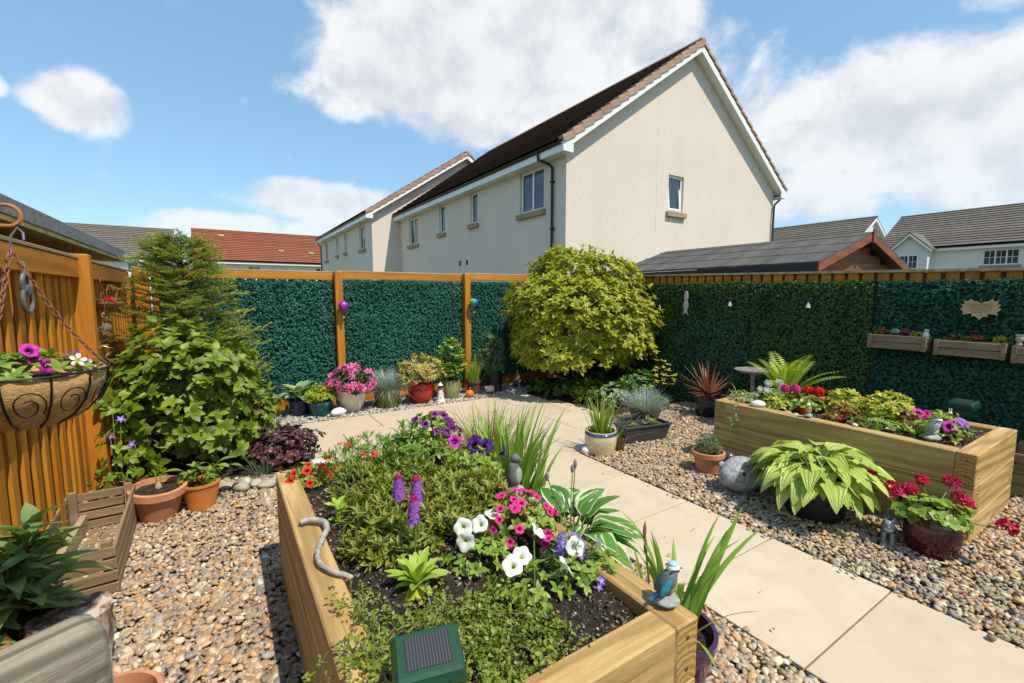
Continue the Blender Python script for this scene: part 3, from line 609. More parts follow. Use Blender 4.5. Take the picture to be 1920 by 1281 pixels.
for s in (0, 1):
    q = [(.6, 0, 5.3), (3.4, 0, 5.3), (3.4, .9, 6.15), (.6, .9, 6.15)]
    if s: q = [(x, 1.8 - y, z) for x, y, z in q][::-1]
    B().add(q, [(0, 1, 2, 3)]).build('dormer_roof', M['tile_grey'], ha, loc=(-.2, 4.2, 0))
B().add([(.75, 0, 5.2), (.75, 1.8, 5.2), (.75, .9, 6.05)], [(0, 2, 1)]).build('dormer_wall', M['upvc'], ha, loc=(-.2, 4.2, 0))

# ---------------------------------------------------------------- shed beyond the hedge screen
sx, sy = 6.4, 2.95
sh = thing('garden_shed', 'red brown timber shed with grey felt roof beyond the hedge screen', 'shed', (sx, sy, 0))
W, D, E, RZ = 3.15, 3.3, 1.89, 2.37
n = 0
for k in range(18):
    z0 = .1 + k * .125; z1 = z0 + .122; zz = (z0 + z1) / 2
    if z1 < E - .03: xa, xb = .16, W - .16
    else:
        q = (zz - (E - .06)) / ((RZ - E) / (W / 2)); xa, xb = .16 + max(0, q - .10), W - .16 - max(0, q - .10)
    if xb - xa < .15: break
    BOX(xa, xb, .0, .02, z0, z1).build('cladding_board', M['shedwood'], sh, loc=(0, .02 - .004 * (k % 2), 0))
    if z1 < E: BOX(.16, .18, .02, D, z0, z1).build('cladding_board', M['shedwood'], sh, loc=(-.004 * (k % 2), .002, 0))
BOX(.19, W - .19, .045, D, .1, E - .02).build('carcass', M['gutter'], sh)
for s in (0, 1):
    q = [(0, -.16, E), (0, D + .16, E), (W / 2, D + .16, RZ), (W / 2, -.16, RZ)]
    if s: q = [(W - x, y, z) for x, y, z in q][::-1]
    B().add(q + [(x, y, z + .03) for x, y, z in q], [(0, 1, 2, 3), (7, 6, 5, 4), (0, 4, 5, 1), (1, 5, 6, 2), (2, 6, 7, 3), (3, 7, 4, 0)]).build('roof', M['felt'], sh)
    v = [(0, E - .10), (W / 2, RZ - .10), (W / 2, RZ - .002), (0, E - .002)]
    if s: v = [(W - x, z) for x, z in v][::-1]
    B().add([(x, -.165, z) for x, z in v] + [(x, -.14, z) for x, z in v], [(0, 1, 2, 3), (7, 6, 5, 4), (0, 4, 5, 1), (1, 5, 6, 2), (2, 6, 7, 3), (3, 7, 4, 0)]).build('bargeboard', M['shedwood'], sh)
for k in (.32, .62, .9):
    u = W / 2 * k; zz = E + (RZ - E) * k + .031; sl_ = (RZ - E) / (W / 2)
    B().add([(u - .05, -.163, zz - .05 * sl_), (u - .05, D + .163, zz - .05 * sl_), (u + .02, D + .163, zz + .02 * sl_ + .006), (u + .02, -.163, zz + .02 * sl_ + .006), (u - .05, -.163, zz - .05 * sl_ + .006), (u - .05, D + .163, zz - .05 * sl_ + .006)], [(4, 3, 2, 5), (0, 4, 5, 1)]).build('felt_lap', M['felt'], sh)
BOX(-.005, .015, -.13, D + .15, E - .10, E - .004).build('eaves_fascia', M['gutter'], sh)
BOX(W / 2 - .05, W / 2 + .05, -.185, -.166, RZ - .13, RZ + .06).build('finial', M['shedwood'], sh)
# neighbour's flat roof over the slatted fence
ns = thing('flat_roofed_shed', 'flat shed roof with grey felt edge overhanging behind the slatted fence', 'shed', (-1.0, .6, 0))
M['slatefelt'] = plain('grey_mineral_felt', (.19, .20, .215), .9, .35, 35., bump=.6)
M['ply'] = plain('mossy_plywood', (.50, .40, .15), .85, .25, 8.)
B().box(-3, 0, 0, 7.2, 1.955, 2.07).build('felt_roof', M['slatefelt'], ns, False, .008)
B().box(-3, -.01, .0, 7.19, 1.925, 1.953).build('soffit', M['ply'], ns)
BOX(-2.9, -.35, .1, 7.1, 0, 1.923).build('wall', M['shedwood'], ns)
# ---------------------------------------------------------------- plant builders
CAMP = np.array([0, 0, 1.5])
T_OVAL, T_LANCE, T_HEART, T_OBOV, T_SMALL = tmpl('oval', 4, .5, .14, .28), tmpl('lance', 4, .24, .16, .22), tmpl('heart', 6, .72, .16, .42, .012), tmpl('obov', 4, .42, .15, .2), tmpl('oval', 2, .5, .12, .2)
T_NARROW = tmpl('lance', 3, .15, .15, .2)
def perp(n, rng):
    q = np.cross(n, rng.normal(0, 1, n.shape)); return nrm(q)
def floret_T(k=5, rows=2, w=.75, cup=-.12):
    P = tmpl('petal', rows, w, .05, cup); V, F, U = P; out = []
    for i in range(k):
        a = 2 * math.pi * i / k; c, s = math.cos(a), math.sin(a); Q = V.copy(); Q[:, 0], Q[:, 1] = V[:, 0] * c - V[:, 1] * s, V[:, 0] * s + V[:, 1] * c; out.append((Q, F, np.concatenate([U, np.zeros((len(U), 1))], 1)))
    V, F, L = merge(out); return V, F, L[:, :2]
FL5 = floret_T()
def petunia_T(n=20, lobe=.10, depth=.75):
    V, U = [], []; rings = ((.10, -depth, 0.), (.16, -depth * .62, .1), (.30, -depth * .2, .25), (.62, .0, .55), (.88, .05, .8), (1., .0, 1.))
    for r_, z, t in rings:
        for i in range(n):
            a = 2 * math.pi * i / n; q = r_ * (1 - lobe * t * (1 - abs(math.cos(2.5 * a)) ** .5)); V.append((q * (1 + .07 * t * math.sin(3 * a + 1)) * math.cos(a), q * (1 + .06 * t * math.sin(2 * a)) * math.sin(a), z + .10 * t * math.cos(5 * a + .6) + .09 * t * math.sin(2 * a + 1))); U.append((0, t))
    F = [(j * n + i, j * n + (i + 1) % n, (j + 1) * n + (i + 1) % n, (j + 1) * n + i) for j in range(len(rings) - 1) for i in range(n)]
    return np.array(V, float), np.array(F), np.array(U, float)
PET = petunia_T()
def flower_objs(name, T, mat, pos, nrml, sc, parent, rng, stem=None):
    pos, nrml = np.asarray(pos, float), nrm(np.asarray(nrml, float)); me = leaf_mesh(name, T, mat); leaf_objs(name, [me], pos, perp(nrml, rng), nrml, sc, parent, rng)
def head_mesh(name, n, r, fsz, mat, seed, flat=.8, zmin=-.35):
    q = rg(seed); d = sph(q, n, zmin, 1.); P = d * np.array([r, r, r * flat]); V, F, L = scatter(FL5, P, perp(d, q), d + q.normal(0, .25, d.shape), fsz * q.uniform(.8, 1.15, n), q); return np_mesh(name, V, F, mat, L)
def stems(parent, mat, base, tops, r0=.006, r1=.003, bend=.3, name='stem', seed=0, one=True):
    q = rg(seed); b = B()
    for p in tops:
        p = np.asarray(p, float); a = np.asarray(base, float) + q.normal(0, .012, 3) * (1, 1, 0); m_ = a * .45 + p * .55; m_[:2] = a[:2] * (.5 + bend * .5) + p[:2] * (.5 - bend * .5)
        b.tube([a, m_, p], [r0, (r0 + r1) / 2, r1], 5)
    return b.build(name, mat, parent, 'all')
def foliage(t, c, rad, shoots, k, T, size, mat, seed, zmin=-.4, open_=.75, upw=.45, parts=0, name='leaf', clip=None, shell=.66, lump=.13, inner=0, jit=.4, back=.0, wsc=1.):
    """leafy shoots spread through a rounded crown; the leaves that show largest are objects of their own"""
    q = rg(seed); rad = np.array(rad, float); loc = np.array(t.location)
    def shell_pts(n, lo, hi):
        d = sph(q, n, zmin, 1.); fr = lo + (hi - lo) * np.sqrt(q.random(n)); ph = q.uniform(0, 6.28, 6)
        fr = fr * (1 + lump * (np.sin(4.3 * d[:, 0] + ph[0]) * np.sin(5.1 * d[:, 1] + ph[1]) + np.sin(7.7 * d[:, 2] + ph[2] + 3 * d[:, 0])))
        return np.array(c) + d * rad * fr[:, None], nrm(d / rad) + np.array([0, 0, upw])
    C, Nn = shell_pts(shoots, shell, 1.)
    if inner: C2, N2 = shell_pts(inner, .3, shell); C = np.concatenate([C, C2]); Nn = np.concatenate([Nn, N2])
    if clip is not None:
        ok = clip(C + loc); C, Nn = C[ok], Nn[ok]
    P, D, U = rosettes(C, Nn, k, q, open_, jit, back); S = size * q.uniform(.65, 1.2, len(P))
    if parts:
        w = P + loc; toc = nrm(CAMP - w); facing = np.einsum('ij,ij->i', toc, nrm((P - np.array(c)) / rad)); dist = np.linalg.norm(CAMP - w, axis=1)
        sel = np.argsort(-(S / dist) * (facing > .25) - .02 * q.random(len(P)) * (facing > .25))[:parts]; msk = np.zeros(len(P), bool); msk[sel] = True
        leaf_objs(name, [leaf_mesh(name, T, mat)], P[msk], D[msk], U[msk], S[msk], t, q); P, D, U, S = P[~msk], D[~msk], U[~msk], S[~msk]
    if len(P): stuff('foliage', scatter(T, P, D, U, S, q, wsc), mat, t)
    return C, Nn
def pot(t, rt, rb, h, mat, style='belly', soil=.86, n=32, z=0., soilmat=None):
    rings = {'belly': [(rb, 0), (rb + (rt - rb) * .45, h * .25), (rb + (rt - rb) * .82, h * .6), (rt * .985, h * .9), (rt * 1.04, h * .95), (rt * 1.04, h)],
             'flower': [(rb, 0), (rb + (rt - rb) * .8, h * .74), (rt * 1.0, h * .745), (rt * 1.05, h * .78), (rt * 1.05, h * .985), (rt * 1.02, h)],
             'egg': [(rb, 0), (rb * 1.25, h * .06), (rt * .98, h * .38), (rt * 1.04, h * .62), (rt * 1.0, h * .86), (rt * .95, h * .94), (rt * 1.0, h * .975), (rt * .99, h)],
             'bowl': [(rb, 0), (rt * .8, h * .35), (rt * .96, h * .75), (rt * 1.02, h * .92), (rt * 1.02, h)],
             'bucket': [(rb, 0), (rb, h * .02), (rt * .98, h * .9), (rt * 1.04, h * .92), (rt * 1.04, h)]}[style]
    rings += [(rt * .92, h), (rt * .9, h * .9), (rt * .86, h * soil - .01)]
    o = B().lathe(rings, n, (0, 0, z)).build('pot', mat, t, True)
    s = B(); q = rg(int(rt * 1e4)); vs = [(0, 0, z + h * soil + .006)]
    for k in (1, 2, 3, 4):
        for i in range(16): a = 2 * math.pi * i / 16; vs.append((rt * .885 * k / 4 * math.cos(a), rt * .885 * k / 4 * math.sin(a), z + h * soil + q.normal(0, .004)))
    fs = [(0, 1 + i, 1 + (i + 1) % 16) for i in range(16)] + [(1 + (k - 1) * 16 + i, 1 + k * 16 + i, 1 + k * 16 + (i + 1) % 16, 1 + (k - 1) * 16 + (i + 1) % 16) for k in (1, 2, 3) for i in range(16)]
    s.add(vs, fs).build('soil', soilmat or M['soil'], t, 'all'); return z + h * soil
G_ = dict(glaze=lambda n, c, v=.18, r=.18: plain(n, c, r, v, 9., coat=.5))
M['stem'] = plain('green_stem', (.10, .16, .03), .6, .3, 20.); M['wood_stem'] = plain('brown_stem', (.10, .07, .045), .85, .3, 30., bump=.4)
M['dark_plastic'] = plain('black_plastic', (.015, .015, .016), .45, .3, 20.); M['iron'] = plain('black_iron', (.02, .02, .022), .45, .3, 30., metal=.6); M['rust'] = plain('rusty_iron', (.26, .105, .055), .8, .35, 60., bump=.3)
M['zinc'] = plain('zinc_wire', (.40, .40, .40), .4, .2, 30., metal=.8); M['stone'] = plain('grey_cast_stone', (.30, .30, .295), .85, .35, 35., bump=.7); M['white_stone'] = plain('white_quartz', (.66, .64, .60), .6, .2, 20., bump=.3)
for k, d, l, kw in (('laurel', (.17, .21, .013), (.68, .64, .05), dict(mid=(.20, .25, .018), rough=.5, spec=.3)), ('hydrangea', (.055, .115, .008), (.29, .38, .022), dict(rough=.4, vein=.15)), ('conbig', (.04, .08, .02), (.16, .2, .05), {}),
                    ('heuchera', (.045, .016, .022), (.15, .06, .065), dict(trans=.15)), ('lime', (.20, .30, .012), (.46, .52, .04), {}), ('bluehosta', (.16, .27, .13), (.30, .42, .22), dict(edge=(.42, .50, .28), ew=.72)),
                    ('azalea', (.02, .06, .012), (.06, .13, .03), {}), ('fescue', (.20, .28, .26), (.42, .51, .48), dict(trans=.15)), ('pieris', (.22, .30, .05), (.50, .52, .15), dict(tip=(.60, .36, .16))), ('rhodo', (.12, .24, .015), (.46, .56, .06), {}),
                    ('strap', (.11, .24, .02), (.32, .46, .05), dict(tip=(.36, .40, .06))), ('wispy', (.07, .17, .06), (.20, .33, .13), {}), ('under', (.035, .11, .02), (.16, .30, .045), {}), ('under2', (.06, .13, .012), (.22, .30, .03), {}),
                    ('yellow', (.38, .40, .02), (.58, .56, .05), {}), ('cordyline', (.20, .08, .04), (.50, .28, .15), dict(mid=(.16, .05, .04))), ('hosta', (.30, .42, .05), (.58, .64, .17), dict(edge=(.34, .50, .07), ew=.86, vein=.5, trans=.28)),
                    ('hosta2', (.06, .20, .035), (.15, .34, .06), dict(edge=(.74, .78, .55), ew=.70, vein=.5)), ('iris', (.11, .25, .03), (.30, .50, .07), dict(tip=(.26, .40, .06))), ('sedge', (.12, .17, .03), (.34, .36, .09), dict(tip=(.40, .33, .14))),
                    ('hebe', (.045, .10, .010), (.22, .28, .03), dict(tip=(.38, .37, .05))), ('osteo', (.08, .20, .03), (.26, .42, .08), {}), ('primula', (.26, .42, .03), (.50, .62, .10), dict(vein=.2)), ('petleaf', (.11, .22, .02), (.32, .42, .06), {}),
                    ('thyme', (.08, .15, .012), (.31, .36, .05), {}), ('sage_leaf', (.08, .17, .05), (.26, .38, .13), dict(tip=(.28, .38, .12))), ('greygreen', (.10, .15, .09), (.20, .26, .15), {}), ('fern', (.22, .36, .02), (.46, .56, .06), {}),
                    ('ivy_pale', (.16, .25, .08), (.46, .50, .26), {}), ('gold', (.26, .36, .02), (.52, .56, .06), dict(tip=(.58, .52, .09))), ('redgreen', (.14, .10, .02), (.30, .32, .04), dict(tip=(.35, .10, .04))), ('deadleaf', (.30, .13, .05), (.42, .24, .11), {})):
    M[k] = leafm(k + '_leaf', d, l, **kw)
for k, o, th, kw in (('f_pink', (.82, .22, .47), (.55, .02, .20), {}), ('f_crimson', (.62, .012, .085), (.30, .0, .03), {}), ('f_red', (.72, .03, .012), (.25, .01, .0), {}), ('f_white', (.82, .82, .78), (.62, .66, .32), dict(tw=.12)), ('f_purple', (.17, .025, .22), (.03, .004, .05), {}),
                     ('f_darkpurple', (.055, .010, .14), (.008, .0, .02), {}), ('f_magenta', (.66, .03, .44), (.10, .0, .10), {}), ('f_violet', (.24, .10, .66), (.5, .4, .8), {}), ('f_hotpink', (.78, .035, .28), (.4, .0, .1), {}), ('f_lilac', (.40, .14, .62), (.5, .2, .6), {}), ('f_yellow', (.75, .48, .04), (.6, .2, .02), {})):
    M[k] = flowerm(k, o, th, **kw)

# ---------------------------------------------------------------- the row of pots along the back fence
GRP = 'pots in a row along the back fence'
def potted(label, x, y, rt, rb, h, mat, style='belly', soil=.86, rz=0, group=None, name='potted_plant', cat='potted plant', z=-.006):
    t = thing(name, label, cat, (x, y, z), rz, group); return t, pot(t, rt, rb, h, mat, style, soil)
t, z = potted('pale sea green hosta in a small dark blue pot', .77, 6.12, .13, .10, .2, G_['glaze']('navy_glaze', (.012, .02, .06)), group=GRP)
q = rg(41); n = 26; a = np.arange(n) * 2.399; el = q.uniform(.3, 1.2, n); D = np.stack([np.cos(a) * np.cos(el), np.sin(a) * np.cos(el), np.sin(el)], 1)
leaf_objs('leaf', [leaf_mesh('leaf', T_HEART, M['bluehosta'])], np.array([0, 0, z + .04]) + D * .09, D + [0, 0, -.1], np.array([[0, 0, 1.]]) - D * .3, q.uniform(.15, .20, n), t, q); stems(t, M['stem'], (0, 0, z), np.array([0, 0, z + .04]) + D * .09, .004, .003)
t, z = potted('bright lime shrublet in a low teal glazed bowl', .99, 5.97, .152, .11, .19, G_['glaze']('teal_glaze', (.012, .085, .085)), 'bowl', group=GRP)
foliage(t, (0, 0, z + .07), (.18, .18, .14), 300, 5, T_SMALL, .035, M['lime'], 42, -.2)
t, z = potted('cream pot overflowing with deep pink flowers', 1.36, 5.95, .185, .105, .29, G_['glaze']('cream_glaze', (.64, .57, .44)), 'belly', group=GRP)
foliage(t, (0, 0, z + .10), (.25, .25, .20), 160, 6, T_OVAL, .055, M['azalea'], 43, -.3)
q = rg(44); d = sph(q, 36, -.25, 1.); P = np.array([0, 0, z + .10]) + d * [.275, .275, .225]
for i in range(len(P)): pass
hm = [head_mesh('flower', 8, .038, .046, M['f_pink'], 440 + i, .6, 0.) for i in range(3)]; leaf_objs('flower', hm, P, perp(d, q), d + [0, 0, .25], q.uniform(.85, 1.25, len(P)), t, q)
t, z = potted('olive glazed pot with a tuft of blue grass', 1.83, 5.97, .165, .12, .275, G_['glaze']('olive_glaze', (.105, .115, .035)), 'egg', group=GRP)
q = rg(45); stuff('grass_blades', blade_set(q, 1100, .11, .36, .006, .95, .5, 4, (0, 0, z), .2), M['fescue'], t)
stuff('dry_blades', blade_set(q, 90, .12, .14, .005, 1.3, .8, 3, (0, 0, z + .01), .2), M['deadleaf'], t)
t, z = potted('round red glazed pot with an orange and cream variegated shrub', 2.29, 5.93, .165, .10, .27, G_['glaze']('red_glaze', (.36, .012, .014)), 'egg', group=GRP)
foliage(t, (0, 0, z + .20), (.29, .27, .20), 190, 7, T_LANCE, .075, M['pieris'], 46, -.45); stems(t, M['wood_stem'], (0, 0, z), [(x * .15, y * .15, z + .2) for x, y in ((1, 0), (-1, .3), (.2, 1), (-.4, -1), (.7, -.8))])
t, z = potted('sage green pot with a tall lime leaved rhododendron', 2.77, 5.99, .145, .10, .275, G_['glaze']('sage_glaze', (.19, .23, .10)), 'egg', group=GRP)
q = rg(47); tops = np.array([(.02, 0, .62), (.12, .02, .50), (-.10, .02, .46), (.17, -.02, .36), (-.16, 0, .30), (.05, -.12, .38), (.0, .1, .48), (.14, -.1, .24), (-.08, -.12, .22), (-.02, -.05, .55), (.20, .06, .43), (-.17, -.06, .16), (.03, -.16, .18)]) + [0, 0, z]
P, D, U = rosettes(tops, np.array([0, 0, 1.]) + (tops - [0, 0, z + .3]) * [1.2, 1.2, .3], 11, q, 1.0, .35, .05); leaf_objs('leaf', [leaf_mesh('leaf', T_OBOV, M['rhodo'])], P, D, U, q.uniform(.085, .14, len(P)), t, q); stems(t, M['wood_stem'], (0, 0, z), tops, .008, .004)
foliage(t, (0, 0, z + .16), (.15, .15, .16), 60, 6, T_OBOV, .08, M['under'], 48, -.3)
t, z = potted('small brown pot with upright strap leaves', 3.18, 6.03, .12, .09, .22, plain('brown_pot', (.10, .055, .04), .7, .3, 12., bump=.2), 'flower', group=GRP)
blade_objs('leaf', blade_set(rg(49), 60, .09, .44, .024, .2, .5, 5, (0, 0, z), .3, .4), M['strap'], t)
t, z = potted('black plastic tub with a feathery green shrub against the hedge screen', 3.53, 6.03, .15, .12, .27, M['dark_plastic'], 'bucket', group=GRP)
foliage(t, (0, .05, z + .32), (.20, .16, .40), 260, 5, T_NARROW, .06, M['wispy'], 50, -.8, .7, .8); stems(t, M['wood_stem'], (0, 0, z), [(x, .05, z + h) for x, h in ((-.1, .5), (0, .68), (.1, .55), (.05, .35), (-.06, .3))])
# ornaments between the pots
white = plain('white_ceramic', (.74, .72, .67), .3, .08, 12., coat=.3); orange_c = plain('orange_ceramic', (.62, .13, .018), .4, .2, 10., coat=.3); green_c = plain('green_ceramic', (.10, .16, .03), .5, .2)
t = thing('shell_ornament', 'white curled shell ornament lying before the cream pot', 'ornament', (1.17, 5.80, 0), R(25))
B().ball((0, 0, .05), (.11, .065, .055), 20, 10).build('body', white, t, 'all'); B().tube([(.09 * math.cos(a) * (1 - a * .07) - .02, .055 * math.sin(a) * (1 - a * .07) - .02, .035 + .004 * a) for a in np.linspace(0, 7, 22)], [.022 - .0007 * i for i in range(22)], 8).build('curl', white, t, 'all')
t = thing('lighthouse_ornament', 'small white lighthouse ornament between the red and sage pots', 'ornament', (2.535, 5.80, 0)); t.scale = (1.3, 1.3, 1.2)
B().lathe([(.05, 0), (.05, .02), (.042, .022), (.028, .15), (.028, .152)], 16, cap1=True).build('tower', white, t, True); B().lathe([(.036, .153), (.036, .163)], 16, cap1=True).build('gallery', plain('blue_grey', (.10, .14, .22), .5), t, True)
B().lathe([(.020, .164), (.020, .195)], 12, cap1=True).build('lantern', M['dark_plastic'], t, True); B().lathe([(.028, .196), (.004, .235)], 14, cap1=True).build('cap', white, t, True)
for z_, a in ((.05, -1.9), (.09, -1.6), (.12, -1.2), (.06, -1.0)): BOX(-.004, .004, -.002, .003, 0, .014).build('window', M['dark_plastic'], t, loc=(.039 * math.cos(a) * (1 - z_), .039 * math.sin(a) * (1 - z_), z_), rot=(0, 0, a + R(90)))
t = thing('pumpkin_ornament', 'orange pumpkin ornament beside the small brown pot', 'ornament', (3.005, 5.83, 0)); t.scale = (1.2, 1.2, 1.2)
b = B(); vs = []
for j in range(9):
    ph = math.pi * (j + .05) / 8.1
    for i in range(30): a = 2 * math.pi * i / 30; rr = .055 * math.sin(ph) * (1 + .07 * math.cos(a * 6)); vs.append((rr * math.cos(a), rr * math.sin(a), .047 - .046 * math.cos(ph)))
b.add(vs, [(j * 30 + i, j * 30 + (i + 1) % 30, (j + 1) * 30 + (i + 1) % 30, (j + 1) * 30 + i) for j in range(8) for i in range(30)]).build('body', orange_c, t, 'all'); B().tube([(0, 0, .088), (.005, 0, .105), (.016, 0, .125)], [.011, .008, .007], 8).build('stalk', green_c, t, 'all')
t = thing('sheep_ornament', 'white sheep ornament at the foot of the black tub', 'ornament', (3.37, 5.86, 0), R(200)); t.scale = (1.3, 1.3, 1.3)
B().ball((0, 0, .06), (.062, .042, .042), 18, 9).build('body', plain('white_wool', (.66, .62, .52), .9, .2, 50., bump=1.), t, 'all'); B().ball((.066, 0, .088), (.026, .019, .019), 12, 8).ball((.055, .02, .098), (.008, .013, .006), 8, 5).ball((.055, -.02, .098), (.008, .013, .006), 8, 5).build('head', white, t, 'all')
for x, y in ((.035, .02), (.035, -.02), (-.035, .02), (-.035, -.02)): B().lathe([(.010, 0), (.009, .035)], 8, (x, y, 0)).build('leg', M['dark_plastic'], t)
t = thing('garden_gnome', 'gnome with orange pointed hat and white beard by the bush', 'gnome', (4.02, 6.1, 0), R(-150))
B().lathe([(.058, .0), (.062, .03), (.055, .10), (.038, .135)], 18, cap1=True).build('body', plain('gnome_coat', (.05, .06, .05), .6), t, True); B().ball((0, 0, .155), .034, 14, 9).ball((.034, 0, .153), .010, 8, 6).build('head', plain('gnome_skin', (.50, .28, .19), .6), t, 'all')
B().lathe([(.040, .165), (.034, .20), (.018, .25), (.004, .285)], 16, cap1=True).build('hat', plain('gnome_hat', (.60, .17, .02), .6), t, True); B().ball((.026, 0, .118), (.024, .034, .045), 14, 9).build('beard', plain('gnome_beard', (.62, .58, .50), .8), t, 'all')
for s in (-1, 1): B().tube([(0, .045 * s, .115), (.025, .056 * s, .085), (.048, .03 * s, .08)], [.015, .014, .012], 8).build('arm', plain('gnome_sleeve', (.28, .24, .12), .7), t, 'all'); B().ball((.03, .028 * s, .014), (.035, .02, .014), 10, 6).build('boot', M['dark_plastic'], t, 'all')
def balloon(label, x, y, z, zt, cols):
    t = thing('balloon_ornament', label, 'ornament', (x, y, z), 0)
    pr = [(.004, -.085), (.016, -.08), (.042, -.045), (.062, 0), (.066, .022), (.055, .052), (.03, .073), (.004, .08)]; n = 24; k = len(cols)
    for c in range(k):
        vs = []; m_ = n // k
        for r_, h in pr:
            for i in range(m_ + 1): a = 2 * math.pi * (c * m_ + i) / n + h * 9; vs.append((r_ * math.cos(a), r_ * math.sin(a), h))
        B().add(vs, [(j * (m_ + 1) + i, j * (m_ + 1) + i + 1, (j + 1) * (m_ + 1) + i + 1, (j + 1) * (m_ + 1) + i) for j in range(len(pr) - 1) for i in range(m_)]).build('gore', cols[c], t, 'all')
    for i in range(4): a = R(45 + 90 * i); B().tube([(.015 * math.cos(a), .015 * math.sin(a), -.08), (.012 * math.cos(a), .012 * math.sin(a), -.125)], .0012, 4).build('line', M['iron'], t)
    B().lathe([(.012, -.155), (.016, -.125)], 10, cap1=False).build('basket', M['coir'], t, True); B().tube([(0, 0, .08), (0, .015, zt - z - .02), (0, .06, zt - z)], .0018, 4).build('cord', M['dark_plastic'], t)
mp_, mm_ = plain('purple_foil', (.22, .02, .30), .25, .3, 15., coat=.4), plain('magenta_foil', (.42, .02, .32), .25, .3, 15., coat=.4)
balloon('purple hot-air balloon ornament hanging from the first fence post', 1.385, 6.32, 1.335, 1.70, [mp_, mm_] * 4)
balloon('rainbow striped balloon ornament hanging from the second fence post', 3.345, 6.32, 1.36, 1.72, [plain('foil_%d' % i, c, .3, .1, coat=.3) for i, c in enumerate(((.5, .03, .03), (.6, .25, .03), (.5, .45, .05), (.05, .3, .08), (.03, .2, .5), (.2, .05, .4)))])
# ---------------------------------------------------------------- left border
t = thing('conifer_tree', 'young spruce with pale green shoots in the corner by the slatted fence', 'tree', (-.28, 5.25, 0))
q = rg(60); B().tube([(0, 0, 0), (.02, 0, .7), (0, .02, 1.4), (.01, 0, 2.0)], [.035, .026, .014, .004], 8).build('trunk', M['wood_stem'], t, 'all')
br = B(); P, D, U = [], [], []
for i in range(150):
    h = .35 + 1.6 * (i / 150) ** .9; rmax = .80 * (1 - ((h - .25) / 1.85)) ** .62 * (.75 + .35 * q.random()); a = i * 2.399 + q.normal(0, .3); up = .15 + .5 * (h / 2)
    d0 = np.array([math.cos(a), math.sin(a), up]); pts = [np.array([0, 0, h]) + d0 * rmax * s - np.array([0, 0, .16 * rmax * s * s]) for s in (0, .35, .7, 1.)]
    if (pts[-1][0] - .28 < -.80): continue
    br.tube(pts, [.008, .006, .004, .002], 4, False)
    for s in np.linspace(.22, 1., 9):
        p0 = np.array([0, 0, h]) + d0 * rmax * s - np.array([0, 0, .16 * rmax * s * s])
        for sd_ in (-1, 1):
            sa = a + sd_ * q.uniform(.6, 1.1); ln = .17 * (1.15 - s * .55) * q.uniform(.6, 1.2); tw = np.array([math.cos(sa), math.sin(sa), .25 + q.normal(0, .2)])
            m_ = 17; ss = np.linspace(.05, 1, m_); pp = p0 + tw * ln * ss[:, None]; P.append(np.repeat(pp, 2, 0)); sidev = np.array([-math.sin(sa), math.cos(sa), .25])
            D.append(np.concatenate([[tw * .9 + sidev * q.uniform(.5, 1.) + q.normal(0, .25, 3), tw * .9 - sidev * q.uniform(.5, 1.) + [0, 0, .3] + q.normal(0, .25, 3)] for _ in range(m_)]).reshape(-1, 3)); U.append(np.repeat([[0, 0, 1.]], 2 * m_, 0))
P = np.concatenate(P); D = np.concatenate(D); U = np.concatenate(U) + q.normal(0, .3, (len(P), 3))
br.build('branches', M['wood_stem'], t, 'all'); stuff('crown', scatter(tmpl('lance', 2, .20, .2, .1), P, D, U, q.uniform(.022, .038, len(P)), q), M['needle'], t)
t = thing('hydrangea_shrub', 'broad leaved green shrub below the spruce beside the tall post', 'shrub', (-.28, 4.68, 0))
notfence = lambda w: (w[:, 0] > FX + .10) & (w[:, 2] > .04)
C, _ = foliage(t, (.0, 0, .60), (.54, .46, .70), 460, 6, tmpl('oval', 5, .58, .18, .34), .088, M['hydrangea'], 61, -.75, .9, .7, 300, clip=notfence, shell=.5, lump=.14, inner=120)
stems(t, M['wood_stem'], (0, 0, 0), C[::9], .010, .004, .2, seed=5)
t = thing('leafy_shrub', 'twiggy yellow green shrub between the broad leaved shrub and the paving', 'shrub', (.22, 5.0, 0))
C, _ = foliage(t, (0, 0, .34), (.22, .22, .28), 110, 6, T_OVAL, .065, M['under2'], 62, -.6, .9, .5, shell=.5); stems(t, M['wood_stem'], (0, 0, 0), C[::6], .006, .003, .2)
t = thing('leafy_shrub', 'loose tall shrub with fine leaves in front of the hedge screen', 'shrub', (.05, 5.72, 0))
C, _ = foliage(t, (0, 0, .68), (.30, .26, .52), 200, 6, T_LANCE, .085, M['under2'], 63, -.7, .9, .5, shell=.4); stems(t, M['wood_stem'], (0, 0, 0), C[::7], .008, .003, .2)
t = thing('heuchera_plant', 'low plum purple heuchera at the corner of the paving', 'plant', (.42, 4.42, 0))
foliage(t, (0, 0, .13), (.27, .24, .17), 420, 5, tmpl('oval', 3, .8, .2, .3, .04), .034, M['heuchera'], 64, -.4, .9, .5, inner=60, lump=.2)
t = thing('grass_tuft', 'small tuft of grey green grass beside the near raised bed', 'grass', (.22, 4.2, 0)); stuff('grass_blades', blade_set(rg(65), 90, .05, .24, .006, .6, .9, 4, (0, 0, 0), .2), M['greygreen'], t)
t = thing('columbine_plant', 'thin stemmed plant with violet flowers beside the tall post', 'plant', (-.66, 4.12, 0))
stems(t, M['stem'], (0, 0, 0), [(.03, -.02, .62), (-.04, .0, .5), (.07, .02, .42), (-.02, .05, .7)], .004, .002); foliage(t, (0, 0, .28), (.15, .1, .3), 30, 4, T_OVAL, .06, M['hydrangea'], 66, -.9, 1.1, .3, clip=notfence, shell=.3)
flower_objs('flower', FL5, M['f_violet'], [(.03, -.02, .63), (-.04, 0, .51), (.07, .02, .43)], [(.2, -.6, .5), (0, -1, .3), (.4, -.7, .2)], .028, t, rg(67))
r = rg(70); PC = ico(3)
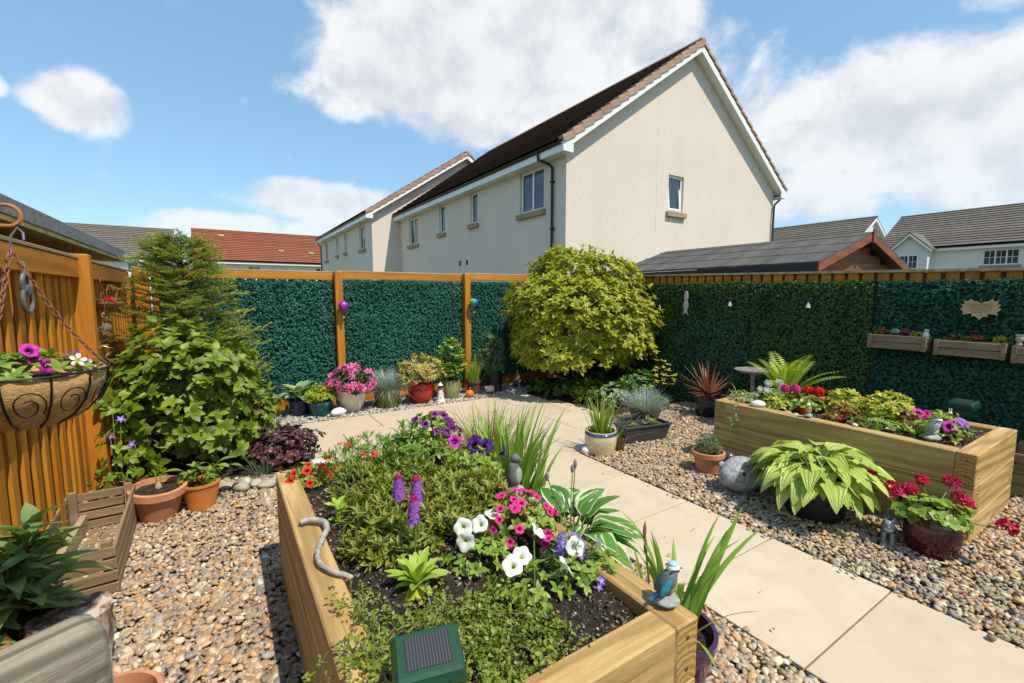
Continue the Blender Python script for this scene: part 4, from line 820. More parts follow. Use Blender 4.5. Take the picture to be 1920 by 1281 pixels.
for i, (x, y, s) in enumerate(((-.03, 4.05, .05), (.06, 3.96, .07), (.16, 3.98, .055), (.24, 3.92, .06), (.31, 3.98, .05), (.10, 4.08, .045), (.37, 3.90, .045))):
    V = PC[0] * (1 + .10 * np.sin(PC[0] @ r.normal(0, 2., (3, 1)) + r.uniform(0, 6))) * np.array([s * r.uniform(1., 1.4), s * r.uniform(.75, 1.), s * .55]); c = np.array((.36, .33, .28)) * r.uniform(.7, 1.5)
    LAB = ('small dark cobble at the start of the row behind the orange pot', 'largest flat grey cobble of the row edging the border', 'oval cobble right of the largest flat one', 'pale cobble in the middle of the edging row', 'cobble second from the near raised bed in the edging row', 'little cobble set back behind the largest one', 'last cobble of the edging row, touching the near raised bed')[i]
    tag(link('cobble_stone', np_mesh('cobble_stone', V, PC[1], M['pebble'], col=np.tile(np.append(c, 1), (len(V), 1))), None, (x, y, s * .4), (0, 0, r.uniform(0, 6))), LAB, 'stone', 'cobbles edging the border')
# pots beside the slatted fence
t, z = potted('wide shallow terracotta bowl of succulents behind the long crate', -.64, 4.02, .21, .16, .15, M['terracotta'], 'bowl')
foliage(t, (0, 0, z + .01), (.17, .17, .04), 60, 7, T_OBOV, .035, M['redgreen'], 71, .0, .8, .8); foliage(t, (-.06, -.03, z + .07), (.08, .08, .10), 14, 5, T_OVAL, .045, M['under2'], 72, -.2)
t, z = potted('plain terracotta pot of bare soil with one bulb shoot', -.43, 3.78, .155, .10, .225, M['terracotta'], 'flower', .84); t.rotation_euler = (R(4), R(3), 0)
B().lathe([(.015, 0), (.022, .015), (.016, .035), (.005, .06)], 12, (0, .02, z)).build('bulb', plain('bulb_skin', (.42, .33, .2), .7, .2, 20.), t, 'all'); blade_objs('leaf', blade_set(rg(73), 4, .01, .12, .012, .3, .3, 4, (0, .02, z + .03)), M['strap'], t)
t, z = potted('orange clay pot with a straggling green plant', -.185, 3.80, .118, .085, .19, M['terra_orange'], 'bucket', .82)
foliage(t, (0, .03, z + .04), (.11, .1, .09), 26, 5, T_OVAL, .05, M['hydrangea'], 74, -.2, .9, .5); stems(t, M['stem'], (0, 0, z), [(.12, .02, z + .15), (.16, .05, z + .1), (-.1, .03, z + .12)], .004, .003); leaf_objs('leaf', [leaf_mesh('leaf', T_OVAL, M['petleaf'])], np.array([(.12, .02, z + .15), (.16, .05, z + .1), (.1, 0, z + .13), (-.1, .03, z + .12)]), np.array([(1, .2, .3), (1, 0, 0), (.6, -.6, .2), (-1, 0, .4)]), np.array([[0, 0, 1.]] * 4), .11, t, rg(75))
t = thing('pig_figurine', 'small pink pig figurine sitting between two terracotta pots', 'ornament', (-.315, 4.0, 0), R(-80)); pk = plain('pink_stone', (.52, .33, .27), .75, .2, 20.)
B().ball((0, 0, .06), (.05, .045, .06), 14, 9).build('body', pk, t, 'all'); B().ball((.02, 0, .135), (.04, .038, .036), 14, 9).ball((.06, 0, .13), (.014, .017, .015), 10, 6).build('head', pk, t, 'all')
for s in (-1, 1): B().add([(.01, .012 * s, .165), (.01, .036 * s, .158), (.005, .032 * s, .192), (.0, .015 * s, .165)], [(0, 1, 2), (0, 2, 3), (1, 3, 2)]).build('ear', pk, t); B().tube([(.03, .03 * s, .09), (.055, .028 * s, .05), (.06, .026 * s, .012)], [.014, .012, .011], 8).build('leg', pk, t, 'all')
# long slatted crate
t = thing('slatted_crate', 'long weathered slatted wooden crate lying open beside the slatted fence', 'crate', (-.69, 3.33, 0), R(2))
def crate(t, w, l, h, ns, mat, th=.014, endrows=None):
    sh = (h - .02) / ns
    me = {k: BOX(-k / 2, k / 2, -th / 2, th / 2, 0, sh - .013).mesh('slat', mat, False, .002) for k in (w, l)}
    for i in range(ns):
        for s in (-1, 1): link('slat', me[l], t, (s * (w / 2 + th / 2 - .001), 0, .012 + i * sh), (0, 0, R(90))); link('slat', me[w], t, (0, s * (l / 2 - th / 2), .012 + i * sh))
    for sx_ in (-1, 1):
        for sy_ in (-1, 1): BOX(-.02, .02, -.016, .016, 0, h + .004).build('corner_post', mat, t, False, .002, (sx_ * (w / 2 - .022), sy_ * (l / 2 - .032), 0))
    nb = int(w / .07)
    for i in range(nb): link('slat', BOX(-.028, .028, -l / 2 + .02, l / 2 - .02, 0, .01).mesh('slat', mat), t, (-w / 2 + .04 + i * (w - .08) / (nb - 1), 0, .0))
crate(t, .31, .92, .27, 4, M['weathered'])
# birch log, dark pot with a long leaved plant, grey timber and pot rim in the near corner
t = thing('birch_log', 'short upright birch log with pale peeling bark', 'log', (-.60, 2.36, 0), 0)
q = rg(76); vs = []; n = 22
for j, zz in enumerate(np.linspace(0, .24, 7)):
    for i in range(n): a = 2 * math.pi * i / n; rr = .105 * (1 + .09 * math.sin(3 * a + 1) + .05 * math.sin(7 * a + j * .4) + q.normal(0, .02)); vs.append((rr * math.cos(a) * 1.25 + zz * .08, rr * math.sin(a), zz + .02 * math.sin(a * 2) * (j == 6)))
B().add(vs, [(j * n + i, j * n + (i + 1) % n, (j + 1) * n + (i + 1) % n, (j + 1) * n + i) for j in range(6) for i in range(n)]).build('bark', M['bark'], t, 'all'); B().add(vs[6 * n:], [tuple(range(n))]).build('cut_face', M['bark'], t)
t, z = potted('long leaved green plant in a black pot beside the birch log', -.80, 2.42, .19, .15, .22, M['dark_plastic'], 'bucket')
q = rg(77); tops = np.array([(q.normal(0, .13) + .07, q.normal(0, .12) + .04, z + q.uniform(.12, .36)) for _ in range(34)]); tops = tops[(tops[:, 0] > -.05) & (tops[:, 0] < .22) & (np.abs(tops[:, 1]) < .2)]
P, D, U = rosettes(tops, np.array([0, 0, 1.]) + (tops - [0, 0, z]) * [1.5, 1.5, .2], 8, q, 1.15, .4, .10); leaf_objs('leaf', [leaf_mesh('leaf', tmpl('lance', 5, .30, .2, .3), M['sage_leaf'])], P, D, U, q.uniform(.12, .22, len(P)), t, q); stems(t, M['stem'], (0, 0, z), tops, .007, .005)
leaf_objs('withered_leaf', [leaf_mesh('withered_leaf', tmpl('lance', 6, .28, .5, 1.1, .06), M['deadleaf'])], np.array([(.05, -.1, z + .06), (.12, -.08, z + .05)]), np.array([(.3, -.8, .2), (.8, -.4, -.3)]), np.array([[0, 0, 1.]] * 2), .15, t, q)
t = thing('bench_arm', 'chunky grey weathered timber end of a bench arm', 'bench', (-.40, 1.62, 0), R(-62))
vs = []; prof = [(-.075, .30), (-.075, .555), (-.06, .59), (-.03, .605), (.03, .605), (.06, .59), (.075, .555), (.075, .30)]
for x, k in ((-.75, 1.), (.02, 1.), (.055, .93), (.07, .75)):
    for y, zz in prof: vs.append((x, y * k, .45 + (zz - .45) * k))
n = 8; B().add(vs, [(j * n + i, j * n + (i + 1) % n, (j + 1) * n + (i + 1) % n, (j + 1) * n + i) for j in range(3) for i in range(n)] + [tuple(range(n)), tuple(3 * n + i for i in range(n - 1, -1, -1))]).build('arm_rest', M['greytimber'], t, True, .004, rot=(0, 0, R(90)))

for yy in (-.1, -.62): BOX(-.05, .05, yy, yy + .08, 0, .30).build('leg', M['greytimber'], t, False, .004, rot=(0, 0, R(90)))
t, z = potted('terracotta pot with thick rim beside the grey bench arm', -.36, 1.74, .135, .10, .25, M['terracotta'], 'flower', .72)

# ---------------------------------------------------------------- things hanging along the slatted fence
t = thing('hanging_basket', 'coir lined hanging basket in a black scrolled iron frame', 'hanging basket', (-.50, 1.9, 1.268))
rad = .185; pr = [(.02, -.165), (.08, -.155), (.13, -.125), (.165, -.08), (.181, -.035), (rad, 0), (rad - .012, .002), (.15, -.03)]
q = rg(80); b = B().lathe(pr, 40, cap0=True); b.v = [(x + q.normal(0, .0025), y + q.normal(0, .0025), z + q.normal(0, .002)) for x, y, z in b.v]; b.build('coir_liner', M['coir'], t, 'all')
B().tube([(rad * 1.02 * math.cos(a), rad * 1.02 * math.sin(a), .004) for a in np.linspace(0, 2 * math.pi, 41)], .0035, 6, False).build('rim_wire', M['iron'], t, True)
B().lathe([(.001, -.02), (.15, -.025)], 20, cap0=False).build('soil', M['soil'], t)
for i in range(12):
    a = 2 * math.pi * i / 12; B().tube([(1.025 * r_ * math.cos(a), 1.025 * r_ * math.sin(a), zz) for r_, zz in pr[1:6]], .003, 5).build('rib', M['iron'], t, True)
    c = a + math.pi / 12; f = lambda u, v: ((.196 - 1.9 * v * v * 1.4 + v * .06) * math.cos(c + u), (.196 - 1.9 * v * v * 1.4 + v * .06) * math.sin(c + u), v)
    pts = [f(.20 * math.cos(s) * (1 - s * .075), -.075 + .045 * math.sin(s) * (1 - s * .075)) for s in np.linspace(-.6, 8.4, 34)]; B().tube(pts, .0019, 5).build('scroll', M['iron'], t, True)
for i in range(3):
    a = R(20 + 120 * i); p0, p1 = Vector((rad * math.cos(a), rad * math.sin(a), .005)), Vector((0, 0, .36)); n = 26
    for k in range(n):
        c = p0.lerp(p1, (k + .5) / n) + Vector((0, 0, -.03 * math.sin(math.pi * (k + .5) / n))); d = (p1 - p0).normalized(); u = d.orthogonal().normalized(); w = d.cross(u)
        if k % 2: u = w
        B().tube([c + d * .0105 * math.cos(s) + u * .0055 * math.sin(s) for s in np.linspace(0, 2 * math.pi, 9)], .0018, 4, False).build('chain_link', M['rust'], t, True)
B().tube([(0, 0, .36), (.005, 0, .40), (.02, 0, .425), (.03, 0, .41), (.03, 0, .39)], .003, 6).build('hook', M['zinc'], t, True)
foliage(t, (0, 0, -.005), (.16, .16, .055), 70, 5, T_OVAL, .04, M['petleaf'], 81, .0, 1., .5)
q = rg(82); flower_objs('flower', PET, M['f_magenta'], [(.03, -.05, .07), (.035, -.04, .045), (.06, -.03, .02)], [(.5, -.6, .5), (.7, -.5, .2), (.5, -.8, 0)], .023, t, q); flower_objs('flower', FL5, flowerm('f_bicolour', (.80, .78, .70), (.45, .4, .05), (.40, .01, .18), .18), [(.13, -.05, .035), (.145, -.04, .02)], [(.5, -.8, .4), (.7, -.6, .2)], .026, t, q)
flower_objs('flower', FL5, M['f_purple'], [(-.05, -.1, .06), (-.08, -.06, .065), (.1, .05, .04)], [(.2, -.8, .5)] * 3, .022, t, q)
t = thing('wall_bracket', 'orange rusted iron bracket arm carrying the hanging basket', 'bracket', (FX + .05, 1.9, 1.70)); rc = plain('orange_rust', (.42, .15, .03), .6, .25, 40.)
B().tube([(0, .0, -.1), (0, 0, .0)], .006, 6).build('back_plate', rc, t, True); B().tube([(0, 0, -.01), (.16, 0, .005), (.26, 0, .0), (.30, 0, -.005)] + [(.31 + .03 * math.sin(s), .0, .025 - .03 * math.cos(s)) for s in np.linspace(.2, 5.2, 16)], .0055, 7).build('arm', rc, t, True)
t = thing('chain_pulley', 'weathered metal pulley ornament hanging on the slatted fence', 'ornament', (FX + .07, 3.16, 1.55), R(80)); pm = plain('worn_metal', (.15, .16, .15), .6, .4, 40., metal=.5)
for dz, rx, rz_ in ((-.075, .038, .062), (.0, .032, .05)): B().tube([(rx * math.cos(s), 0, dz + rz_ * math.sin(s)) for s in np.linspace(0, 2 * math.pi, 25)], .010, 8, False).build('ring', pm, t, True)
B().tube([(0, 0, .05), (0, 0, .10), (.0, .02, .115)], .005, 6).build('hook', M['zinc'], t, True); B().lathe([(.02, -.012), (.02, .012)], 12, cap1=True).build('wheel', pm, t, True, loc=(0, 0, -.03), rot=(R(90), 0, 0))
t = thing('wire_butterfly_planter', 'rusty wire butterfly and scroll planter holding red flowers', 'ornament', (FX + .09, 4.95, 1.43), R(75))
for pts in ([(-.10, .0, .17), (-.08, 0, .2), (-.05, 0, .2), (-.05, 0, .18)], [(-.1, 0, .17), (-.07, 0, .12), (-.03, 0, .10), (0, 0, .0)], [(-.02, 0, .09), (.02, 0, .14), (.06, 0, .13), (.08, 0, .09), (.11, 0, .05)], [(-.02, 0, .09), (.0, 0, .06), (.03, 0, .05), (.1, 0, .04)], [(-.11, 0, .03), (-.1, 0, .08), (-.07, 0, .09), (-.05, 0, .04), (-.06, 0, 0)], [(.13, 0, .05), (.16, 0, .09), (.15, 0, .13), (.12, 0, .12)]): B().tube(pts, .0035, 5).build('wire', M['rust'], t, True)
for s in (0, 1, 2): B().ball((.10 + .03 * s, -.01, .02 + .008 * s), (.035 - .006 * s, .006, .028), 12, 7).build('butterfly_wing', M['rust'], t, 'all', rot=(0, R(18 * s), 0))
B().lathe([(.05, -.05), (.10, -.02), (.115, .0), (.11, .0), (.09, -.015)], 18).build('dish', M['terracotta'], t, True); q = rg(83)
flower_objs('flower', FL5, M['f_crimson'], [(x, -.02 + .03 * q.random(), .02 + .02 * q.random()) for x in np.linspace(-.08, .06, 8)], sph(q, 8, .2, 1.), .03, t, q)
t = thing('wire_spiral_spinner', 'hanging silver wire spiral with a clear glass ball', 'ornament', (FX + .10, 4.72, 1.24))
B().tube([(.045 * math.sin(math.pi * k / 60) * math.cos(k * .42) * 1.2, .045 * math.sin(math.pi * k / 60) * math.sin(k * .42) * 1.2, .16 - k * .0075) for k in range(61)], .0028, 5).build('spiral', M['zinc'], t, True)
gb = NT('clear_glass'); gb.b.inputs['Transmission Weight'].default_value = .9; gb.set((.9, .92, .92), .03, .6); B().ball((0, 0, .0), .036, 18, 12).build('glass_ball', gb.m, t, 'all'); B().tube([(0, 0, .16), (0, 0, .20), (-.05, 0, .23)], .002, 4).build('hook', M['zinc'], t)
# ---------------------------------------------------------------- raised beds of sleepers
def sleeper(parent, x0, x1, y0, y1, z0, z1):
    lx, ly = x1 - x0, y1 - y0; al = lx >= ly; L_, W_ = (lx, ly) if al else (ly, lx)
    me = BOX(-L_ / 2, L_ / 2, -W_ / 2, W_ / 2, 0, z1 - z0).mesh('sleeper', M['sleeper'], False, .006); me.materials.append(M['endgrain'])
    for p in me.polygons:
        if abs(p.normal.x) > .9: p.material_index = 1
    link('sleeper', me, parent, ((x0 + x1) / 2, (y0 + y1) / 2, z0), (0, 0, 0 if al else R(90)))
def raised_bed(label, fp, soil_z, seed, flip):
    x0, x1, y0, y1 = fp; t = thing('raised_bed', label, 'planter', (x0, y0, 0)); X, Y = x1 - x0, y1 - y0; w = .1; g = .0015
    zs = [-.05, .15, .35, .55]
    for k, (a, b) in enumerate(zip(zs, zs[1:])):
        b -= .002
        if (k % 2 == 0) ^ flip:   # long sleepers run through
            sleeper(t, 0, w, 0, Y, a, b); sleeper(t, X - w, X, 0, Y, a, b); sleeper(t, w + g, X - w - g, 0, w, a, b); sleeper(t, w + g, X - w - g, Y - w, Y, a, b)
        else:
            sleeper(t, 0, X, 0, w, a, b); sleeper(t, 0, X, Y - w, Y, a, b); sleeper(t, 0, w, w + g, Y - w - g, a, b); sleeper(t, X - w, X, w + g, Y - w - g, a, b)
    q = rg(seed); nx, ny = 44, 80; xs, ys = np.meshgrid(np.linspace(w, X - w, nx), np.linspace(w, Y - w, ny)); zz = soil_z + .018 * np.sin(xs * 9 + 1) * np.sin(ys * 6) + q.normal(0, .006, xs.shape)
    i = np.arange(nx * ny).reshape(ny, nx); o = link('soil', np_mesh('soil', np.stack([xs.ravel(), ys.ravel(), zz.ravel()], 1), np.stack([i[:-1, :-1].ravel(), i[:-1, 1:].ravel(), i[1:, 1:].ravel(), i[1:, :-1].ravel()], 1), M['soil']), t)
    # crumbs of compost and white grit
    n = 2600; P = np.stack([q.uniform(w, X - w, n), q.uniform(w, Y - w, n), np.full(n, soil_z + .004) + .018 * 0], 1); P[:, 2] += .018 * np.sin(P[:, 0] * 9 + 1) * np.sin(P[:, 1] * 6)
    V, F, C = pebbles(P, .0055, ico(1), q, np.array([(.03, .022, .016), (.07, .05, .035), (.40, .37, .32), (.16, .11, .07)]), np.array([.4, .32, .10, .18])); o = link('compost_crumbs', np_mesh('compost_crumbs', V, F, M['pebble'], col=C), t); o['kind'] = 'stuff'
    return t
def screws(t, X, Y):
    sm = plain('screw_steel', (.10, .09, .08), .4, .3, metal=.6); me = B().lathe([(.007, 0), (.006, .002)], 10, cap1=True).mesh('screw', sm)
    for z in (.05, .25, .45):
        for dz in (-.05, .05):
            for y in (.045, Y - .045): link('screw', me, t, (-.0005, y, z + dz), (0, R(-90), 0))
            for x in (.05, X - .05): link('screw', me, t, (x, -.0005, z + dz), (R(90), 0, 0))
screws(raised_bed('near raised bed of pale timber sleepers filled with flowers', PN, .49, 91, False), PN[1] - PN[0], PN[3] - PN[2])
screws(raised_bed('raised bed of timber sleepers by the dark hedge screen, fern at its end', PR, .50, 92, True), PR[1] - PR[0], PR[3] - PR[2])

# ---- plants of the near raised bed
def bedplant(name, label, x, y, z=.49, cat='plant'): return thing(name, label, cat, (x, y, z))
def small_flowers(t, T, mat, n, c, rad, sz, seed, zmin=.1, name='flower', facing=(.0, -.5, .5)):
    q = rg(seed); d = sph(q, n, zmin, 1.); flower_objs(name, T, mat, np.array(c) + d * np.array(rad), d + np.array(facing), sz * q.uniform(.85, 1.15, n), t, q)
t = bedplant('calibrachoa_plant', 'red orange flowers spilling over the far corner of the near bed', .36, 2.55)
foliage(t, (0, 0, .03), (.11, .10, .07), 60, 5, T_OVAL, .028, M['petleaf'], 101, -.1); small_flowers(t, PET, M['f_red'], 13, (-.02, -.02, .03), (.12, .11, .085), .022, 102, -.1)
tag(B().ball((0, 0, .02), (.05, .035, .03), 14, 8).build('white_pebble', M['white_stone'], None, 'all', loc=(.40, 2.60, .55)), 'white pebble on the far corner of the near bed', 'stone')
t = bedplant('rockrose_plant', 'wispy green plant with small red flowers at the far end of the near bed', .60, 2.46)
foliage(t, (0, 0, .09), (.18, .14, .13), 130, 6, T_NARROW, .05, M['osteo'], 103, -.3, .7, .6); stuff('grass_blades', blade_set(rg(104), 60, .08, .26, .007, .45, .8, 4, (.04, .08, 0)), M['sedge'], t); small_flowers(t, FL5, M['f_red'], 12, (0, 0, .09), (.19, .14, .15), .019, 105, .0)
t = bedplant('rockrose_plant', 'low green cushion with scarlet flowers beside the left sleeper', .52, 2.22); foliage(t, (0, 0, .06), (.13, .12, .10), 100, 6, T_NARROW, .045, M['hebe'], 106, -.2, .7, .6); small_flowers(t, FL5, M['f_hotpink'], 5, (-.04, -.04, .03), (.1, .1, .05), .02, 107, .0)
t = bedplant('daisy_foliage', 'fresh green daisy foliage at the far end of the near bed', .88, 2.46); foliage(t, (0, 0, .10), (.17, .14, .16), 90, 9, T_LANCE, .06, M['osteo'], 108, -.3, .8, .9, shell=.4, back=.06)
t = bedplant('petunia_plant', 'bush of small purple petunias at the far right of the near bed', 1.04, 2.48); foliage(t, (0, 0, .12), (.15, .13, .17), 90, 5, T_OVAL, .045, M['petleaf'], 109, -.3); small_flowers(t, PET, M['f_purple'], 18, (0, 0, .13), (.17, .14, .20), .026, 110, .0)
t = bedplant('petunia_plant', 'dark velvet purple petunias leaning over the right sleeper', 1.08, 2.08); foliage(t, (0, 0, .08), (.14, .16, .12), 90, 5, T_OVAL, .042, M['petleaf'], 111, -.2)
flower_objs('flower', PET, M['f_darkpurple'], [(.0, -.06, .17), (.08, -.0, .19), (.13, .04, .19), (.06, .08, .21), (.17, -.06, .16), (.03, .02, .20)], [(-.3, -1, .4), (.0, -.8, .7), (.5, -.5, .6), (-.3, -.4, 1), (.8, -.5, .3), (-.6, -.8, .5)], .042, t, rg(112)); flower_objs('flower', PET, M['f_magenta'], [(-.04, .12, .21)], [(-.2, -1, .5)], .038, t, rg(113)); flower_objs('flower', PET, M['f_purple'], [(.03, .16, .15), (.0, .04, .12)], [(.2, -.6, 1), (-.3, -1, .3)], .03, t, rg(114))
for i, (x, y, rr, h, lab, mt) in enumerate(((.58, 1.90, .17, .11, 'dense olive green hebe beside the driftwood', 'hebe'), (.86, 1.98, .21, .12, 'tall olive green hebe in the middle of the near bed', 'hebe'), (.74, 1.70, .18, .11, 'dark green hebe behind the tall flower spikes', 'hebe'), (.47, 1.68, .12, .07, 'low dark hebe creeping to the left sleeper', 'hebe'), (.62, 2.1, .13, .09, 'small dark hebe left of the middle of the near bed', 'hebe'), (1.02, 1.80, .13, .11, 'feathery yellow green cushion by the stone bird', 'hebe'), (.74, 2.24, .19, .12, 'yellow green bushlet in the middle of the near bed', 'under2'))):
    t = bedplant('hebe_shrub', lab, x, y, cat='shrub'); C, _ = foliage(t, (0, 0, h * .6), (rr * 1.08, rr * 1.08, h), 120, 11, T_LANCE, .047, M[mt], 120 + i, -.2, .75, 1.1, inner=20, lump=.25, shell=.35, back=.075); stems(t, M['wood_stem'], (0, 0, 0), C[::20], .004, .002)
t = bedplant('leafy_seedling', 'lone lime green seedling beside the driftwood', .385, 2.02); q = rg(130); P, D, U = rosettes(np.array([(0, 0, .02), (.01, .01, .05), (0, 0, .08)]), np.array([[0, -.2, 1.]] * 3), 6, q, .8, .3); leaf_objs('leaf', [leaf_mesh('leaf', T_OBOV, M['primula'])], P, D, U, q.uniform(.04, .065, len(P)), t, q)
t = bedplant('primula_plant', 'lime green primula rosette in the middle of the near bed', .52, 1.42); q = rg(131); n = 24; a = np.arange(n) * 2.399; el = np.linspace(.35, 1.35, n); D = np.stack([np.cos(a) * np.cos(el), np.sin(a) * np.cos(el), np.sin(el)], 1)
leaf_objs('leaf', [leaf_mesh('leaf', tmpl('obov', 6, .27, .22, .22, .012), M['primula'])], np.tile([[0, 0, .01]], (n, 1)), D, np.array([[0, 0, 1.]]) + D * .01, q.uniform(.085, .13, n), t, q); leaf_objs('yellowed_leaf', [leaf_mesh('yellowed_leaf', tmpl('obov', 5, .4, .1, .3), M['yellow'])], np.array([(0, 0, .02)] * 2), np.array([(-.5, -.6, .02), (-.1, -.8, .0)]), np.array([[0, 0, 1.]] * 2), .09, t, q)
for lab, x, y, h in (('purple flower spike with red tip, leftmost of three', .525, 1.60, .335), ('purple flower spike with red tip, tallest of three at right', .58, 1.565, .325), ('short purple flower spike in front of the other two', .555, 1.53, .265)):
    t = bedplant('orchid_primrose', lab, x, y, cat='flower'); B().tube([(0, 0, -.01), (.004, 0, h * .5), (0, 0, h - .05)], .0032, 6).build('stem', M['stem'], t, True)
    q = rg(int(h * 1000)); n = 150; zz = q.uniform(0, 1, n); a = np.arange(n) * 2.399; rr = .023 * (1 - .45 * zz); d = np.stack([np.cos(a), np.sin(a), .15 + 0 * a], 1); P = np.stack([rr * np.cos(a), rr * np.sin(a), h - .085 + .095 * zz], 1); k = zz < .82
    for nm, mk, kk in (('florets', 'f_lilac', k), ('bud_tip', 'f_crimson', ~k)): V, F, L = scatter(FL5, P[kk] * ([1, 1, 1] if nm == 'florets' else [.7, .7, 1]), perp(d[kk], q), d[kk] + ([0, 0, 0] if nm == 'florets' else [0, 0, 1.2]), .0085, q); link(nm, np_mesh(nm, V, F, M[mk], L), t)
    B().lathe([(.019, h - .085), (.017, h - .03), (.006, h + .012)], 10, cap1=True).build('core', plain('spike_core', (.22, .07, .36), .7), t, True)
t = bedplant('petunia_plant', 'hot pink flowers against the right sleeper of the near bed', .99, 1.47); foliage(t, (0, 0, .07), (.13, .14, .10), 90, 5, T_OVAL, .036, M['petleaf'], 141, -.2); small_flowers(t, PET, M['f_hotpink'], 30, (0, 0, .08), (.15, .17, .12), .0195, 142, -.05)
t = bedplant('lobelia_plant', 'violet blue flower cluster near the front right corner', 1.03, 1.20); foliage(t, (0, 0, .05), (.09, .09, .09), 60, 5, T_NARROW, .03, M['under'], 143, -.2); small_flowers(t, FL5, M['f_violet'], 46, (-.01, 0, .09), (.055, .055, .05), .014, 144, -.3); small_flowers(t, FL5, M['f_violet'], 14, (.02, -.12, .03), (.06, .05, .02), .013, 145, 0.); small_flowers(t, PET, M['f_hotpink'], 3, (-.05, .05, .1), (.03, .03, .02), .022, 146, 0.)
WH = [((.71, 1.44, .62), (-.6, -1, .5)), ((.70, 1.40, .585), (-.5, -1, .2)), ((.79, 1.46, .60), (-.7, -.4, .8)), ((.87, 1.50, .60), (.2, -.2, 1)), ((.95, 1.30, .60), (.7, -.5, .9)), ((.81, 1.20, .60), (-.1, -.5, 1)), ((.76, 1.18, .59), (-.5, -.6, .8)), ((.91, 1.09, .59), (.8, -.3, .6)), ((1.0, 1.15, .595), (-.2, -1, .6)), ((1.08, 1.11, .60), (.9, -.4, .5))]
for k, (x, y, idx, lab) in enumerate(((.76, 1.42, (0, 1, 2, 3), 'white petunias beside the lime primula rosette'), (.84, 1.17, (4, 5, 6, 7), 'white petunias standing in open soil at the front of the near bed'), (1.04, 1.12, (8, 9), 'pair of white petunias below the violet cluster'))):
    t = bedplant('petunia_plant', lab, x, y); foliage(t, (0, 0, .035), (.12, .10, .055), 34, 5, T_OVAL, .034, M['petleaf'], 150 + k, -.1, 1., .5)
    P = np.array([WH[i][0] for i in idx]) - [x, y, .465]; flower_objs('flower', PET, M['f_white'], P, [WH[i][1] for i in idx], .035, t, rg(155 + k)); stems(t, M['stem'], (0, 0, 0), P - nrm(np.array([WH[i][1] for i in idx], float)) * .022, .003, .0025)
t = bedplant('creeping_thyme', 'tangled creeping green ground cover spilling over the near left sleeper', .50, 1.08, cat='ground cover'); q = rg(160)
tw = B(); C = []
for i in range(190):
    p = np.array([q.normal(.06, .15), q.normal(-.01, .11), .005]); a = q.uniform(0, 6.28)
    if q.random() < .07: p = np.array([q.uniform(-.28, -.18), q.uniform(-.12, .08), .06])
    pts = [p]
    for s in range(6):
        a += q.normal(0, .5); p = p + np.array([.03 * math.cos(a), .03 * math.sin(a), q.normal(.003, .010)])
        if p[0] < -.30: p[2] -= .035
        else: p[2] = max(p[2], .062 if (p[0] < -.19 or p[1] < -.21) else .004)
        pts.append(p.copy())
    if i % 2 and all(u[0] < .30 and u[1] > -.19 for u in pts): tw.tube(pts, .0016, 4)
    C += pts[1:]
tw.build('twigs', plain('pale_twig', (.26, .20, .13), .8), t); C = np.array(C); C = C[(C[:, 1] > -.225) & (C[:, 0] < .31)]
P, D, U = rosettes(C, np.array([[0, 0, 1.]]) + q.normal(0, .5, (len(C), 3)), 6, q, 1., .6); stuff('foliage', scatter(T_SMALL, P + q.normal(0, .008, P.shape), D, U, q.uniform(.010, .021, len(P)), q, 1.3), M['thyme'], t)
# ---- things standing on the near bed
t = thing('driftwood', 'snaking piece of grey driftwood on the left sleeper of the near bed', 'driftwood', (.27, 1.7, .552)); q = rg(161)
pts = [(-.045, .27, .016), (-.01, .262, .017), (.025, .24, .018), (.045, .19, .018), (.035, .13, .018), (.005, .07, .017), (-.02, .0, .017), (-.03, -.06, .016), (-.01, -.13, .014), (.03, -.19, .012), (.06, -.235, .008)]
pts = [Vector(p) for p in pts]; fine = []
for a, b in zip(pts, pts[1:]): fine += [a.lerp(b, s) + Vector(q.normal(0, .0015, 3)) for s in (0, .33, .66)]
B().tube(fine, [.013 - .006 * abs(i / len(fine) - .2) for i in range(len(fine))], 9).build('branch', plain('driftwood_grey', (.33, .31, .275), .85, .35, 45., bump=.8), t, 'all')
def solar_light(label, loc, rz, s=1., tilt=18.):
    t = thing('solar_light', label, 'garden light', loc, rz); gm = plain('green_plastic', (.008, .055, .026), .4, .15, 10., coat=.15)
    hd = link('housing', B().add([(-.08, -.065, 0), (.08, -.065, 0), (.08, .055, 0), (-.08, .055, 0), (-.088, -.075, .045), (.088, -.075, .045), (.088, .062, .045), (-.088, .062, .045), (-.08, -.06, .075), (.08, -.06, .075), (.08, .05, .075), (-.08, .05, .075)],
        [(0, 3, 2, 1)] + [(a + i, a + (i + 1) % 4, a + 4 + (i + 1) % 4, a + 4 + i) for a in (0, 4) for i in range(4)] + [(8, 9, 10, 11)]).mesh('housing', gm, False, .006), t, rot=(R(tilt), 0, 0)); hd.scale = (s, s, s)
    sp_ = NT('solar_cell'); v = sp_.coord((1, 1, 1), rnd=False); wv = sp_.n('ShaderNodeTexWave', bands_direction='X'); sp_.L.new(v, wv.inputs['Vector']); wv.inputs['Scale'].default_value = 42.; sp_.set(sp_.mix(sp_.rng(wv.outputs['Fac'], .85, .98), (.03, .03, .036), (.10, .10, .105)), .3, .5)
    BOX(-.055, .055, -.043, .035, .0755, .0775).build('solar_panel', sp_.m, hd); 
    for x in (-.05, .045): BOX(-.004, .004, -.004, .001, -.010, .010).build('switch', M['dark_plastic'], hd, loc=(x, -.0745, .036))
    BOX(-.07, .07, -.078, -.07, -.035, .0).build('shade_lip', gm, hd, False, .002); BOX(-.07, .07, .04, .048, -.035, .0).build('shade_lip', gm, hd, False, .002)
    B().tube([(0, 0, -.005), (0, .0, -.16)], .008, 8).build('stake', gm, t); return t
